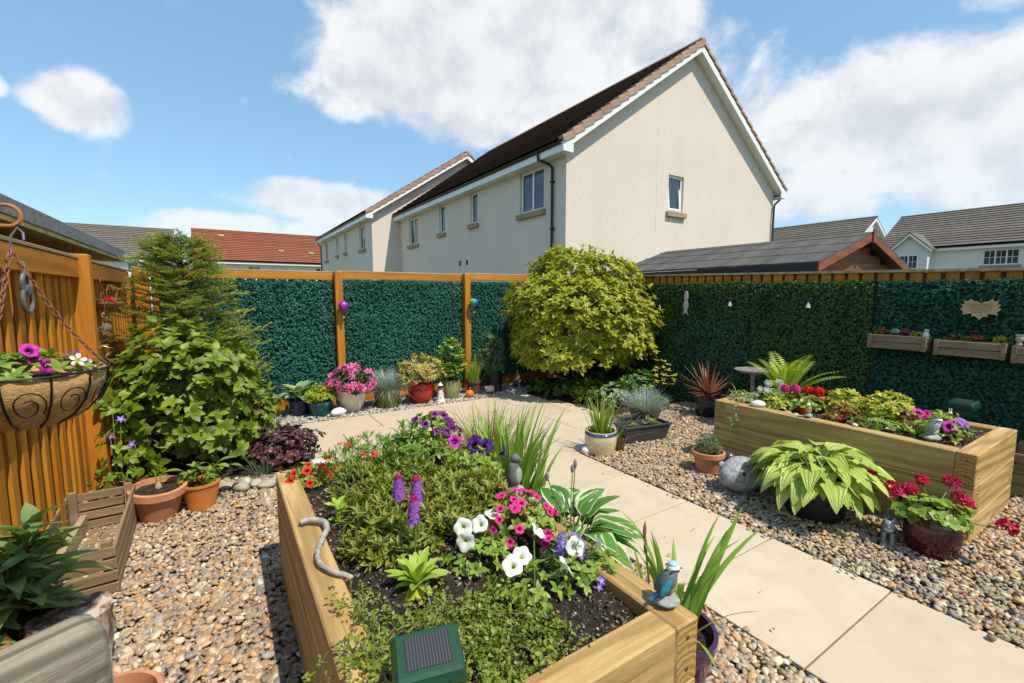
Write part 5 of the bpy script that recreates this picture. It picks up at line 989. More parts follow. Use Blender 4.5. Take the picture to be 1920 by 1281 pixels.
solar_light('green solar light with dark panel at the front of the near bed', (.37, .955, .61), R(-14), .95, 20)
solar_light('green solar light on a stake behind the far raised bed', (5.12, 1.07, .56), R(-100), .95, 8)
# blue tit figurine
def bird(label, loc, rz, cap, body, wing, belly, s=1., rock=True, name='bird_figurine'):
    t = thing(name, label, 'ornament', loc, rz); t.scale = (s, s, s)
    if rock:
        q = rg(5); V = ico(3)[0] * np.array([.042, .034, .018]) * (1 + .12 * q.normal(0, 1, (len(ico(3)[0]), 1)).clip(-1, 1)); link('rock', np_mesh('rock', V + [0, 0, .016], ico(3)[1], M['stone']), t)
    z = .03
    B().lathe([(.004, -.046), (.014, -.038), (.024, -.018), (.027, .003), (.024, .022), (.017, .042)], 16, cap1=True).build('body', body, t, 'all', loc=(0, 0, z + .04), rot=(0, R(28), 0))
    B().ball((.008, 0, z + .030), (.020, .022, .026), 12, 8).build('breast', belly, t, 'all'); B().ball((.020, 0, z + .085), (.021, .019, .019), 16, 10).build('head', white, t, 'all')
    B().ball((.019, 0, z + .0985), (.0165, .0150, .0085), 14, 8).build('cap', cap, t, 'all'); B().tube([(.005, -.0195, z + .086), (.03, -.017, z + .085), (.0385, 0, z + .085), (.03, .017, z + .085), (.005, .0195, z + .086)], .0032, 5).build('eye_stripe', M['dark_plastic'], t, True)
    B().lathe([(.004, 0), (.0005, .013)], 8).build('beak', M['dark_plastic'], t, True, loc=(.039, 0, z + .083), rot=(0, R(95), 0))
    for sy_ in (-1, 1): B().ball((0, 0, 0), (.036, .009, .014), 14, 7).build('wing', wing, t, 'all', loc=(-.010, .0185 * sy_, z + .034), rot=(0, R(-60), 0))
    B().add([(-.01, -.008, z + .02), (-.01, .008, z + .02), (-.055, .006, z - .012), (-.055, -.006, z - .012), (-.01, -.008, z + .014), (-.01, .008, z + .014), (-.055, .006, z - .017), (-.055, -.006, z - .017)], [(0, 1, 2, 3), (7, 6, 5, 4), (0, 3, 7, 4), (1, 5, 6, 2), (2, 6, 7, 3)]).build('tail', wing, t)
    return t
bluec, bluew = plain('sky_blue_paint', (.30, .47, .56), .5), plain('teal_blue_paint', (.02, .17, .26), .5, .5, 60.); greyb = plain('blue_grey_paint', (.08, .11, .11), .5, .25, 40.); yel = plain('buff_paint', (.40, .30, .10), .6, .25)
bird('painted blue tit figurine on the front corner of the near bed', (1.105, .845, .552), R(-25), bluec, greyb, bluew, yel, 1.0)
bird('pale blue green bird figurine on the front edge of the far raised bed', (3.86, .945, .555), R(-60), greyb, plain('pale_green_paint', (.22, .33, .28), .5), plain('moss_paint', (.10, .17, .12), .5), white, 1.15)
t = thing('stone_bird', 'upright dark grey stone bird on the right sleeper of the near bed', 'ornament', (1.14, 1.76, .552), R(-60)); t.scale = (1.2, 1.2, 1.2); st2 = plain('dark_cast_stone', (.12, .125, .135), .8, .3, 40., bump=.5)
B().lathe([(.04, 0), (.042, .018), (.03, .024)], 14, cap1=True).build('base', M['stone'], t, True); B().lathe([(.016, .024), (.028, .05), (.030, .08), (.022, .115), (.016, .13)], 14, cap1=True).build('body', st2, t, 'all'); B().ball((.006, 0, .142), (.021, .018, .019), 12, 8).build('head', st2, t, 'all'); B().lathe([(.006, 0), (.001, .022)], 8).build('beak', st2, t, True, loc=(.022, 0, .142), rot=(0, R(100), 0)); B().ball((.016, 0, .075), (.018, .022, .038), 12, 8).build('breast', M['stone'], t, 'all')
t = thing('crescent_ornament', 'dark crescent shaped ornament among the purple petunias', 'ornament', (1.10, 2.56, .56)); B().tube([(.05 * math.cos(s), 0, .16 + .05 * math.sin(s)) for s in np.linspace(.3, 2.9, 14)], [.004 + .012 * math.sin(math.pi * i / 13) for i in range(14)], 8).build('crescent', st2, t, True); B().tube([(-.045, 0, .17), (-.03, 0, .0)], .004, 6).build('stake', M['iron'], t)

# ---- plants between the near bed and the path
t = thing('sedge_clump', 'fine arching sedge behind the iris clump at the path edge', 'grass', (1.68, 2.95, 0)); stuff('grass_blades', blade_set(rg(170), 420, .12, .78, .010, .26, .85, 6, (0, 0, 0), .3), M['sedge'], t)
t = thing('iris_clump', 'broad sword leaved iris clump beside the near bed', 'plant', (1.58, 2.50, 0)); blade_objs('leaf', blade_set(rg(171), 135, .15, .80, .044, .24, .4, 6, (0, 0, 0), .25, .5), M['iris'], t); blade_objs('bent_leaf', blade_set(rg(172), 6, .1, .62, .026, .45, 2.0, 7, (0, 0, 0), .25, .3), M['strap'], t)
t = thing('hosta_plant', 'green hosta with white edged leaves beside the path', 'plant', (1.56, 1.84, 0)); q = rg(173); n = 56; a = np.arange(n) * 2.399; el = np.linspace(-.05, .95, n) + q.normal(0, .1, n); D = np.stack([np.cos(a) * np.cos(el), np.sin(a) * np.cos(el), np.sin(el)], 1)
P = np.array([0, 0, .15]) + D * [.16, .17, .13]; leaf_objs('leaf', [leaf_mesh('leaf', tmpl('oval', 7, .62, .16, .55, .010), M['hosta2']), leaf_mesh('leaf', tmpl('heart', 7, .66, .2, .42, .012), M['hosta2'])], P, D * [1, 1, .8], np.array([[0, 0, 1.]]) - D * .35, q.uniform(.19, .27, n), t, q); stems(t, M['stem'], (0, 0, 0), P, .005, .004)
for x, y, h in ((.06, .03, .56), (-.12, .05, .52), (.10, .10, .50)): B().tube([(0, 0, .15), (x * .6, y * .6, .36), (x, y, h)], .003, 5).build('flower_stalk', M['stem'], t, True); B().ball((x, y, h), (.011, .011, .028), 8, 7).build('flower_bud', plain('hosta_bud', (.24, .20, .24), .7), t, 'all')
t, z = potted('plum glazed pot with tall iris leaves at the corner of the near bed', 1.40, 1.03, .155, .12, .24, G_['glaze']('plum_glaze', (.045, .012, .05)), 'bowl', .80)
blade_objs('leaf', blade_set(rg(174), 24, .07, .55, .040, .36, .55, 7, (0, 0, z), .2, .4), M['iris'], t)
for x, y, h in ((-.04, .12, .58), (-.01, .14, .50)): B().tube([(0, .02, z), (x * .7, y * .8, h * .6), (x, y, h)], .003, 5).build('stalk', M['stem'], t, True); B().lathe([(.003, 0), (.007, .02), (.006, .045), (.001, .07)], 8, (x, y, h - .03)).build('seed_head', plain('brown_seed', (.26, .13, .05), .8), t, 'all')
# ---------------------------------------------------------------- right side of the garden
t = thing('variegated_bush', 'big rounded yellow green variegated bush in the fence corner', 'bush', (4.62, 5.32, 0))
inside = lambda w: (w[:, 0] < 5.33) & (w[:, 1] < 6.38) & (w[:, 2] > .48)
C, Nn = foliage(t, (0, 0, 1.10), (1.12, 1.06, 1.03), 2100, 7, tmpl('oval', 4, .40, .16, .25), .092, M['laurel'], 180, -.66, .95, .85, 300, clip=inside, shell=.82, lump=.06, inner=300, jit=.45)
foliage(t, (.16, -.50, 1.0), (.66, .66, .70), 620, 7, tmpl('oval', 4, .40, .16, .25), .088, M['laurel'], 182, -.6, .95, .85, clip=inside, shell=.75, lump=.1, jit=.5)
q = rg(183); dd = sph(q, 70, -.1, 1.); tp = np.array([0, 0, 1.1]) + dd * [1.16, 1.14, 1.12]; ok = inside(tp + [4.62, 5.32, 0]); tp, dd = tp[ok], dd[ok]; P, D, U = rosettes(np.concatenate([tp, tp - dd * .06]), np.concatenate([dd, dd]) + [0, 0, .9], 6, q, .7, .5); stuff('stray_shoots', scatter(tmpl('oval', 4, .34, .16, .25), P, D, U, q.uniform(.05, .11, len(P)), q), M['laurel'], t)
b = B(); q = rg(181)
for i in range(9): a = i * .7; b.tube([(q.normal(0, .06), q.normal(0, .06), 0), (.25 * math.cos(a), .25 * math.sin(a), .5), (.6 * math.cos(a), .6 * math.sin(a), 1.0)], [.03, .022, .012], 7)
b.build('trunk', M['wood_stem'], t, 'all')
for i, (x, y, rr, h, T, s, mt, lab) in enumerate(((4.12, 5.55, .20, .16, T_OVAL, .06, 'under', 'dark glossy ground plant under the bush nearest the gnome'), (4.30, 5.18, .24, .19, T_OVAL, .06, 'under', 'dark green leafy plant under the middle of the bush'), (4.32, 4.75, .24, .24, T_LANCE, .085, 'under2', 'olive leafy plant at the paving edge under the bush'), (4.40, 4.38, .22, .26, T_OVAL, .055, 'bluehosta', 'pale variegated leafy plant right of the olive one'), (4.85, 4.35, .30, .40, T_OVAL, .07, 'under', 'green shrub behind the blue grass pot'), (4.70, 3.98, .24, .18, T_OVAL, .06, 'under', 'spreading green plant between the grass pot and the cordyline'), (4.62, 5.0, .28, .30, T_LANCE, .08, 'under', 'shadowed leafy plant deep under the bush'))):
    t = thing('border_plant', lab, 'plant', (x, y, 0)); C, _ = foliage(t, (0, 0, h * .5), (rr, rr, h * .6), 110, 6, T, s, M[mt], 190 + i, -.5, .95, .5, clip=lambda w: w[:, 0] < 5.36); stems(t, M['stem'], (0, 0, 0), C[::12], .004, .003)
t = thing('euonymus_shrub', 'thin yellow leaved twigs rising beside the green shrub', 'shrub', (5.02, 4.05, 0)); q = rg(200); tops = np.array([(-.12, 0, .72), (-.02, -.05, .60), (.06, -.08, .55), (-.18, -.05, .48), (.1, -.14, .40), (-.06, -.1, .42)])
P, D, U = rosettes(np.concatenate([tops, tops * [.9, .9, .85], tops * [.8, .8, .7]]), np.tile([[0, -.2, 1.]], (18, 1)), 5, q, 1., .4); leaf_objs('leaf', [leaf_mesh('leaf', T_OVAL, M['yellow'])], P, D, U, q.uniform(.04, .065, len(P)), t, q); stems(t, M['wood_stem'], (0, 0, 0), tops, .005, .002)
# pots by the path
t, z = potted('cream pot with blue band and painted branches holding strap leaves', 2.99, 3.09, .148, .105, .225, G_['glaze']('ivory_glaze', (.56, .45, .27), .15, .3), 'egg', .86); bb = plain('cobalt_band', (.03, .07, .22), .3, .2, coat=.4)
B().lathe([(.152, .19), (.1505, .205), (.144, .211)], 32, cap0=False).build('blue_band', bb, t, True); dk = plain('brushed_motif', (.05, .05, .04), .5)
for a0 in (-2.4, -1.6, -.9, -.3):
    q = rg(int(a0 * -100)); 
    for k in range(6):
        a1, h0 = a0 + q.normal(0, .04), .035 + .012 * k; pts = [(.1555 * math.cos(a1 + s * q.normal(0, .25)), .1555 * math.sin(a1 + s * .12 * (-1) ** k), h0 + s * .07) for s in (0, .5, 1)]; pts = [tuple(np.array(p) * [1, 1, 1]) for p in pts]
        f = lambda a, h: ((.112 + min(h, .14) * .305) * math.cos(a), (.112 + min(h, .14) * .305) * math.sin(a), h)
        B().tube([f(a0, .03 + .014 * k), f(a0 + .07 * (-1) ** k, .05 + .014 * k), f(a0 + .17 * (-1) ** k, .075 + .012 * k)], [.003, .0035, .001], 5).build('painted_branch', dk, t, True)
blade_objs('leaf', blade_set(rg(201), 44, .09, .40, .021, .25, .35, 6, (0, 0, z), .3, .4), M['strap'], t)
tag(B().ball((0, 0, .03), (.062, .05, .045), 16, 9).build('white_stone', M['white_stone'], None, 'all', loc=(2.86, 3.13, 0)), 'white rounded stone beside the cream pot with blue band', 'stone')
t, z = potted('low brown bowl with drooping yellowed leaves beside the black trough', 3.18, 3.08, .11, .08, .13, plain('brown_glaze', (.09, .045, .03), .35, .3, 12., coat=.3), 'bowl', .8); blade_objs('leaf', blade_set(rg(202), 16, .05, .38, .013, 1.0, .7, 6, (0, 0, z), .3, .3), M['strap'], t)
t = thing('plastic_trough', 'long black plastic trough of seedlings on the gravel', 'planter', (3.62, 3.13, 0), R(-12)); w0, w1, l0, l1, h = .075, .10, .24, .27, .16
o = [(-l0, -w0, 0), (l0, -w0, 0), (l0, w0, 0), (-l0, w0, 0), (-l1, -w1, h), (l1, -w1, h), (l1, w1, h), (-l1, w1, h), (-l1 - .012, -w1 - .012, h), (l1 + .012, -w1 - .012, h), (l1 + .012, w1 + .012, h), (-l1 - .012, w1 + .012, h), (-l1 - .012, -w1 - .012, h + .018), (l1 + .012, -w1 - .012, h + .018), (l1 + .012, w1 + .012, h + .018), (-l1 - .012, w1 + .012, h + .018), (-l1 + .008, -w1 + .008, h + .018), (l1 - .008, -w1 + .008, h + .018), (l1 - .008, w1 - .008, h + .018), (-l1 + .008, w1 - .008, h + .018), (-l1 + .012, -w1 + .012, h - .03), (l1 - .012, -w1 + .012, h - .03), (l1 - .012, w1 - .012, h - .03), (-l1 + .012, w1 - .012, h - .03)]
B().add(o, [(0, 3, 2, 1)] + [(a + i, a + (i + 1) % 4, a + 4 + (i + 1) % 4, a + 4 + i) for a in range(0, 20, 4) for i in range(4)]).build('tub', plain('charcoal_plastic', (.045, .047, .05), .55, .25, 12.), t, False, .002); BOX(-l1 + .01, l1 - .01, -w1 + .01, w1 - .01, .1, h - .02).build('soil', M['soil'], t)
q = rg(203); cs = np.array([(-.12, 0, h), (.12, .01, h + .01), (.16, -.03, h), (.05, .02, h - .01)]); P, D, U = rosettes(cs, np.tile([[0, 0, 1.]], (4, 1)), 6, q, .9, .3); leaf_objs('leaf', [leaf_mesh('leaf', T_OVAL, M['petleaf'])], P, D, U, .055, t, q)
t, z = potted('dark bowl with a dome of blue fescue grass', 4.10, 3.52, .175, .12, .18, plain('dark_brown_pot', (.05, .035, .025), .5, .35, 10.), 'bowl', .85); q = rg(204); stuff('grass_blades', blade_set(q, 800, .10, .32, .0045, .8, .35, 4, (0, 0, z), .2, lj=.15), M['fescue'], t); stuff('dry_blades', blade_set(q, 260, .14, .17, .006, 1.15, .6, 3, (0, 0, z), .2), plain('straw', (.50, .34, .17), .8, .2), t)
t, z = potted('bronze spiky cordyline in a tall navy pot', 5.02, 3.34, .15, .12, .30, G_['glaze']('night_glaze', (.010, .012, .03)), 'belly', .88); blade_objs('leaf', blade_set(rg(205), 56, .03, .44, .034, 1.15, .25, 5, (0, 0, z + .02), .3, .1, lj=.12), M['cordyline'], t)
t = thing('bird_bath', 'dark metal bird bath with a small bird on its rim', 'bird bath', (4.96, 2.75, 0)); bm2 = plain('aged_bronze', (.27, .27, .27), .4, .35, 20., metal=.3)
B().lathe([(.11, 0), (.10, .02), (.03, .05), (.02, .12), (.024, .34), (.02, .58), (.05, .62)], 18).build('stand', bm2, t, True); B().lathe([(.03, .615), (.12, .628), (.185, .655), (.195, .668), (.185, .668), (.11, .645), (.01, .638)], 28, cap1=True).build('dish', bm2, t, True)
B().lathe([(.004, -.05), (.018, -.02), (.022, .01), (.012, .035)], 10, cap1=True).build('bird_body', bm2, t, 'all', loc=(.07, -.14, .70), rot=(0, R(60), R(-60))); B().ball((.085, -.165, .725), .014, 10, 7).build('bird_head', bm2, t, 'all')
t, z = potted('small terracotta pot with a tuft of dwarf evergreen near the far raised bed', 3.43, 2.25, .128, .085, .185, M['terracotta'], 'flower', .86); foliage(t, (0, 0, z + .03), (.10, .10, .10), 150, 6, T_NARROW, .035, M['greygreen'], 206, -.1, .6, .7); foliage(t, (0, 0, z + .02), (.09, .09, .08), 60, 6, T_NARROW, .035, M['under'], 207, -.1)
for lab, x, y, z_, rr in (('dark metal ball resting on the smaller balls beside the terracotta pot', 3.545, 2.13, .13, .048), ('small dark metal ball low beside the terracotta pot', 3.53, 2.10, .04, .038), ('small dark metal ball tucked behind the stone fish', 3.60, 2.09, .04, .036)): tag(B().ball((0, 0, 0), rr, 20, 12).build('metal_ball', plain('gunmetal', (.10, .10, .105), .35, .3, 15., metal=.5), None, 'all', loc=(x, y, z_)), lab, 'ornament', 'dark metal balls by the terracotta pot')
t = thing('stone_fish', 'round grey stone puffer fish with gaping mouth', 'ornament', (3.30, 1.88, 0), R(172)); q = rg(208); V = ico(4)[0].copy(); d = V.copy(); V = V * np.array([.175, .135, .135]); V *= (1 + .015 * np.sin(d[:, [2]] * 34) * np.sin(np.arctan2(d[:, [1]], d[:, [0]]) * 22) * (d[:, [0]] < .62)); V[:, 0] += .02 * (d[:, 0] > .9)
fs = plain('pale_cast_stone', (.29, .295, .30), .85, .45, 45., bump=.5); link('body', np_mesh('body', V + [0, 0, .125], ico(4)[1], fs), t)
B().tube([(.165 + .006 * math.cos(s), .038 * math.cos(s), .125 + .028 * math.sin(s)) for s in np.linspace(0, 2 * math.pi, 19)], .015, 8, False).build('lips', fs, t, True); B().ball((.168, 0, .125), (.006, .028, .02), 10, 6).build('mouth', M['dark_plastic'], t, 'all')
for s in (-1, 1): B().ball((.10, .095 * s, .18), (.030, .024, .030), 14, 9).build('eye', fs, t, 'all'); B().ball((.116, .114 * s, .186), (.014, .010, .014), 10, 6).build('pupil', M['dark_plastic'], t, 'all'); B().add([(.0, .128 * s, .12), (-.05, .13 * s, .15), (-.07, .165 * s, .13), (-.05, .165 * s, .09), (-.01, .13 * s, .09), (-.03, .12 * s, .12)], [(0, 1, 2, 3, 4), (5, 1, 0), (5, 4, 3), (5, 2, 1), (5, 3, 2), (5, 0, 4)]).build('fin', fs, t)
B().add([(-.15, 0, .15), (-.23, .01, .21), (-.25, .01, .14), (-.22, .01, .07), (-.15, 0, .10), (-.16, .02, .125), (-.16, -.02, .125)], [(0, 1, 5), (1, 2, 5), (2, 3, 5), (3, 4, 5), (0, 6, 1), (1, 6, 2), (2, 6, 3), (3, 6, 4)]).build('tail', fs, t)
t, z = potted('large pale yellow green hosta in a black pot before the far raised bed', 3.38, 1.40, .22, .17, .25, M['dark_plastic'], 'bucket', .9); q = rg(209); n = 140; a = np.arange(n) * 2.399; el = np.linspace(-.12, 1.2, n) + q.normal(0, .12, n); D = np.stack([np.cos(a) * np.cos(el), np.sin(a) * np.cos(el), np.sin(el)], 1)
P = np.array([0, 0, z + .06]) + D * np.array([.29, .31, .17]) * q.uniform(.65, 1.1, (n, 1)); ok = P[:, 0] < .30; P, D = P[ok], D[ok]; leaf_objs('leaf', [leaf_mesh('leaf', tmpl('heart', 7, .80, .14, .6, .02), M['hosta']), leaf_mesh('leaf', tmpl('heart', 7, .70, .24, .45, .03), M['hosta'])], P, D * [1, 1, .3] + [0, 0, -.12], np.array([[0, 0, 1.]]) + D * .45 + q.normal(0, .15, D.shape), q.uniform(.12, .19, len(P)), t, q); stems(t, M['stem'], (0, 0, z), P, .005, .004)
t = thing('cat_figurine', 'small grey cat figurine with raised tail on the gravel', 'ornament', (3.36, .98, 0), R(-160)); cm = plain('cat_grey', (.27, .275, .29), .55, .3, 25.)
B().lathe([(.012, -.06), (.032, -.045), (.036, 0), (.032, .04), (.02, .06)], 14, cap1=True).build('body', cm, t, 'all', loc=(-.01, 0, .085), rot=(0, R(80), 0)); B().ball((.06, 0, .125), (.03, .028, .027), 14, 9).ball((.086, 0, .118), (.012, .014, .011), 10, 6).build('head', cm, t, 'all')
for s in (-1, 1):
    B().add([(.06, .006 * s, .147), (.06, .026 * s, .142), (.056, .02 * s, .175), (.05, .014 * s, .146)], [(0, 1, 2), (0, 2, 3), (1, 3, 2)]).build('ear', cm, t)
    for x in (.035, -.045): B().lathe([(.014, 0), (.010, .015), (.011, .07)], 10, (x, .02 * s, 0)).build('leg', cm, t, True)
B().tube([(-.06, 0, .095), (-.09, 0, .12), (-.095, 0, .16), (-.088, 0, .185)], [.011, .010, .010, .012], 8).build('tail', cm, t, 'all'); B().ball((.06, 0, .102), (.02, .022, .018), 10, 6).build('chest', white, t, 'all')
t, z = potted('crimson geraniums in a maroon glazed pot at the end of the far raised bed', 3.44, .80, .134, .09, .235, G_['glaze']('maroon_glaze', (.055, .006, .010)), 'egg', .86); q = rg(210)
P = np.array([(.0, .32, .16), (-.02, .20, .13), (.02, .12, .13), (.13, .10, .17), (.14, -.03, .20), (.10, -.10, .10), (.06, -.28, .06), (-.04, -.08, .04), (-.05, .17, .09), (.12, -.07, .13)]) * [1, 1, 1] + [0, 0, z]
leaf_objs('flower_head', [head_mesh('flower_head', 34, .032, .022, M['f_crimson'], 300 + i, .85, -.5) for i in range(3)], P, np.tile([[1., 0, 0]], (len(P), 1)) + q.normal(0, .4, (len(P), 3)), np.tile([[-.2, -.2, 1.]], (len(P), 1)), q.uniform(.9, 1.25, len(P)), t, q); stems(t, M['stem'], (0, 0, z), P - [0, 0, .02], .004, .003)
foliage(t, (0, .02, z + .03), (.15, .17, .085), 105, 5, tmpl('oval', 3, .95, .12, .2, .05), .042, M['petleaf'], 211, -.3, 1.1, .6)
# ---- plants of the far raised bed
ZB = .50
def rb(name, label, x, y, cat='plant'): return thing(name, label, cat, (x, y, ZB))
t = rb('fern_plant', 'lime green fern at the far end of the far raised bed', 4.48, 2.16); q = rg(220); LF = tmpl('lance', 2, .26, .1, .15)
for i in range(13):
    a = i * 2.399; el = q.uniform(.85, 1.45); ln = q.uniform(.40, .58); ns = 20; P, D, U, S = [], [], [], []; p = np.zeros(3); h = np.array([math.cos(a), math.sin(a), 0]); s_ = np.array([-math.sin(a), math.cos(a), 0]); pts = [p.copy()]
    for k in range(ns):
        e = el - .9 * (k / ns) ** 1.5; d = h * math.cos(e) + np.array([0, 0, math.sin(e)]); p = p + d * ln / ns; pts.append(p.copy()); nn = np.cross(s_, d)
        for sg in (-1, 1): P.append(p); D.append(s_ * sg + d * .45); U.append(-nn); S.append(.095 * math.sin(math.pi * (k + 1.5) / (ns + 3)) ** .8)
    V, F, L = scatter(LF, np.array(P), np.array(D), np.array(U), np.array(S), q); fo = link('frond', np_mesh('frond', V, F, M['fern'], L), t); B().tube(pts, .0025, 4).build('frond_stem', M['stem'], fo, True)
t = rb('variegated_ivy', 'pale trailing ivy spilling over the end corner of the far raised bed', 3.98, 2.24); q = rg(221); foliage(t, (.02, .02, .04), (.15, .16, .07), 90, 5, T_OVAL, .03, M['ivy_pale'], 222, -.1, 1., .4)
pts = [(-.10, -.03, .07), (-.20, -.04, .07), (-.252, -.05, .04), (-.262, -.055, -.05), (-.268, -.03, -.12), (-.262, -.05, -.19)]; B().tube(pts, .0025, 5).build('trailing_stem', M['stem'], t, True); pp = np.repeat(np.array(pts[2:]), 6, 0) + q.normal(0, .012, (24, 3)) * [0, 1, 1.6]; leaf_objs('leaf', [leaf_mesh('leaf', T_OVAL, M['ivy_pale'])], pp, np.array([[-.6, 0, -.4]]) + q.normal(0, .6, (24, 3)), np.array([[-1., 0, .6]] * 24), .03, t, q)
blade_objs('arched_leaf', blade_set(q, 7, .08, .24, .010, .4, 2.2, 7, (0, .04, .02)), M['strap'], t)
t = rb('geranium_plant', 'white geraniums in front of the fern', 4.10, 2.08); foliage(t, (0, 0, .06), (.14, .13, .07), 60, 5, tmpl('oval', 3, .9, .05, .2, .03), .05, M['petleaf'], 223, -.2); q = rg(224); P = np.array([(.02, .06, .20), (.08, .0, .21), (-.07, .02, .15), (.03, -.05, .15), (-.02, .1, .14)]); leaf_objs('flower_head', [head_mesh('flower_head', 22, .025, .021, M['f_white'], 310, .7, -.2)], P, np.tile([[1., 0, 0]], (5, 1)), np.tile([[-.4, -.4, 1.]], (5, 1)), 1.1, t, q)
t = rb('geranium_plant', 'magenta and red geraniums right of the white ones', 4.14, 1.86); foliage(t, (0, 0, .06), (.14, .14, .07), 60, 5, tmpl('oval', 3, .9, .05, .2, .03), .05, M['petleaf'], 225, -.2); q = rg(226)
P = np.array([(-.02, .13, .18), (.0, .06, .19)]); leaf_objs('flower_head', [head_mesh('flower_head', 26, .028, .021, M['f_hotpink'], 311, .7, -.3)], P, np.tile([[1., 0, 0]], (2, 1)), np.tile([[-.4, -.4, 1.]], (2, 1)), 1.2, t, q); P = np.array([(.06, -.02, .18), (.05, -.10, .19), (.1, -.07, .17), (-.1, -.06, .05)]); leaf_objs('flower_head', [head_mesh('flower_head', 30, .03, .022, M['f_red'], 312, .7, -.3)], P, np.tile([[1., 0, 0]], (4, 1)), np.tile([[-.4, -.4, 1.]], (4, 1)), q.uniform(.9, 1.3, 4), t, q)
for lab, x, y, r_, h, sd_ in (('golden spiraea bush left of the larger one in the far raised bed', 4.34, 1.62, .12, .15, 227), ('larger golden spiraea bush in the middle of the far raised bed', 4.40, 1.36, .17, .15, 228)):
    t = rb('spiraea_shrub', lab, x, y, 'shrub'); C, _ = foliage(t, (0, 0, h * .6), (r_, r_, h * .75), 170, 6, T_OVAL, .042, M['gold'], sd_, -.3, .8, .6); stems(t, M['wood_stem'], (0, 0, 0), C[::14], .004, .002)
for lab, x, y, r_, mt, fl, nf, sd_ in (('red tinged low plant in the middle of the far raised bed', 4.02, 1.50, .13, 'redgreen', 'f_crimson', 5, 230), ('lime low plant near the front edge of the far raised bed', 3.98, 1.26, .15, 'petleaf', None, 0, 231), ('low plant with dark red blooms behind the lime one', 4.28, 1.14, .14, 'redgreen', 'f_crimson', 4, 232), ('olive clump with an orange leaf at the back of the far raised bed', 4.50, 1.08, .13, 'hebe', 'f_red', 1, 233), ('yellow green cushion below the ivy in the far raised bed', 4.02, 2.02, .10, 'gold', None, 0, 234)):
    t = rb('bedding_plant', lab, x, y); foliage(t, (0, 0, .04), (r_, r_, .08), 60, 5, T_OVAL, .04, M[mt], sd_, -.1, .95, .5)
    if fl: small_flowers(t, FL5, M[fl], nf, (0, 0, .05), (r_ * .7, r_ * .7, .08), .026, sd_ + 20, .2, facing=(-.6, -.5, .5))
t = rb('petunia_plant', 'bright pink petunias near the front corner of the far raised bed', 4.20, .98); foliage(t, (0, 0, .05), (.17, .13, .08), 80, 5, T_OVAL, .04, M['petleaf'], 240, -.2, .95, .5)
flower_objs('flower', PET, M['f_magenta'], [(-.10, -.06, .11), (.10, .16, .13), (.15, .14, .11), (.20, -.06, .06)], [(-.8, -.8, .4), (-.5, -.5, 1), (-.8, 0, .5), (-.2, -1, .3)], .042, t, rg(241)); small_flowers(t, PET, M['f_lilac'], 12, (.10, -.04, .07), (.10, .07, .06), .028, 242, .1, facing=(-.6, -.5, .3)); small_flowers(t, FL5, M['f_yellow'], 4, (-.12, .05, .04), (.06, .05, .03), .022, 243, .2)
q = rg(245)
for lab, x, y, s, m_ in (('white scallop shell on the front edge of the far raised bed', 3.82, 2.06, .06, 'white_stone'), ('sandy pebble in the far raised bed beside the shell', 3.90, 1.86, .035, 'terracotta'), ('small white pebble beside the little gnome bird', 3.92, 1.80, .022, 'white_stone'), ('small white pebble at the front edge of the far raised bed', 3.83, 1.36, .024, 'white_stone')): tag(B().ball((0, 0, s * .35), (s, s * .75, s * .5), 14, 8).build('shell' if 'shell' in lab else 'pebble', M[m_], None, 'all', loc=(x, y, .55 if x < 3.84 else .515), rot=(0, 0, q.uniform(0, 6))), lab, 'stone')
bird('little yellow and white bird figurine midway along the far raised bed', (3.80, 1.66, .552), R(200), white, yel, greyb, yel, .85)
t = thing('rabbit_figurine', 'tiny white figurine on the back edge of the far raised bed', 'ornament', (4.62, 1.04, .552)); B().lathe([(.014, 0), (.018, .02), (.012, .04)], 10, cap1=True).build('body', white, t, 'all'); B().ball((0, 0, .052), .014, 10, 7).build('head', white, t, 'all'); 
for s in (-1, 1): B().ball((0, .006 * s, .075), (.004, .004, .014), 8, 6).build('ear', white, t, 'all')

# ---------------------------------------------------------------- things fixed to the hedge screen
t = thing('fish_wall_hanging', 'pale wooden fish mobile hanging on the dark hedge screen', 'ornament', (5.385, 3.97, 1.22), R(90)); dw = plain('whitewashed_wood', (.46, .40, .37), .8, .25, 25.)
for z_, w, h in ((.25, .035, .08), (.13, .045, .07)): B().ball((0, 0, z_), (w, .010, h), 12, 8).build('fish_body', dw, t, 'all')
B().add([(-.01, -.006, .08), (.01, -.006, .08), (.05, -.006, .0), (.0, -.006, .03), (-.05, -.006, -.01), (-.01, .006, .08), (.01, .006, .08), (.05, .006, .0), (.0, .006, .03), (-.05, .006, -.01)], [(0, 3, 2, 1), (0, 4, 3), (5, 6, 7, 8), (5, 8, 9), (1, 2, 7, 6), (2, 3, 8, 7), (3, 4, 9, 8), (4, 0, 5, 9), (0, 1, 6, 5)]).build('fish_tail', dw, t); B().tube([(0, 0, .32), (0, .02, .38)], .0015, 4).build('cord', M['dark_plastic'], t)
for y, lab in ((3.32, 'small silver solar wall light above the cordyline'), (2.42, 'small silver solar wall light above the fern')):
    t = thing('solar_wall_light', lab, 'garden light', (5.39, y, 1.40), R(-90)); BOX(-.03, .03, -.02, .03, .01, .06).build('housing', M['dark_plastic'], t, False, .005); B().lathe([(.012, .01), (.026, -.045)], 14, (0, -.02, 0), False).build('shade', plain('silver_plastic', (.55, .56, .56), .35, .1, metal=.3), t, True); B().ball((0, -.02, -.012), .010, 8, 6).build('bulb', white, t, 'all')
t = thing('leaf_sign', 'maple leaf shaped wooden plaque with lines of writing', 'sign', (5.375, 1.09, 1.39), R(-90)); sg = wood('pale_ply', (.50, .36, .18), (.62, .47, .26), 'X', 1.)
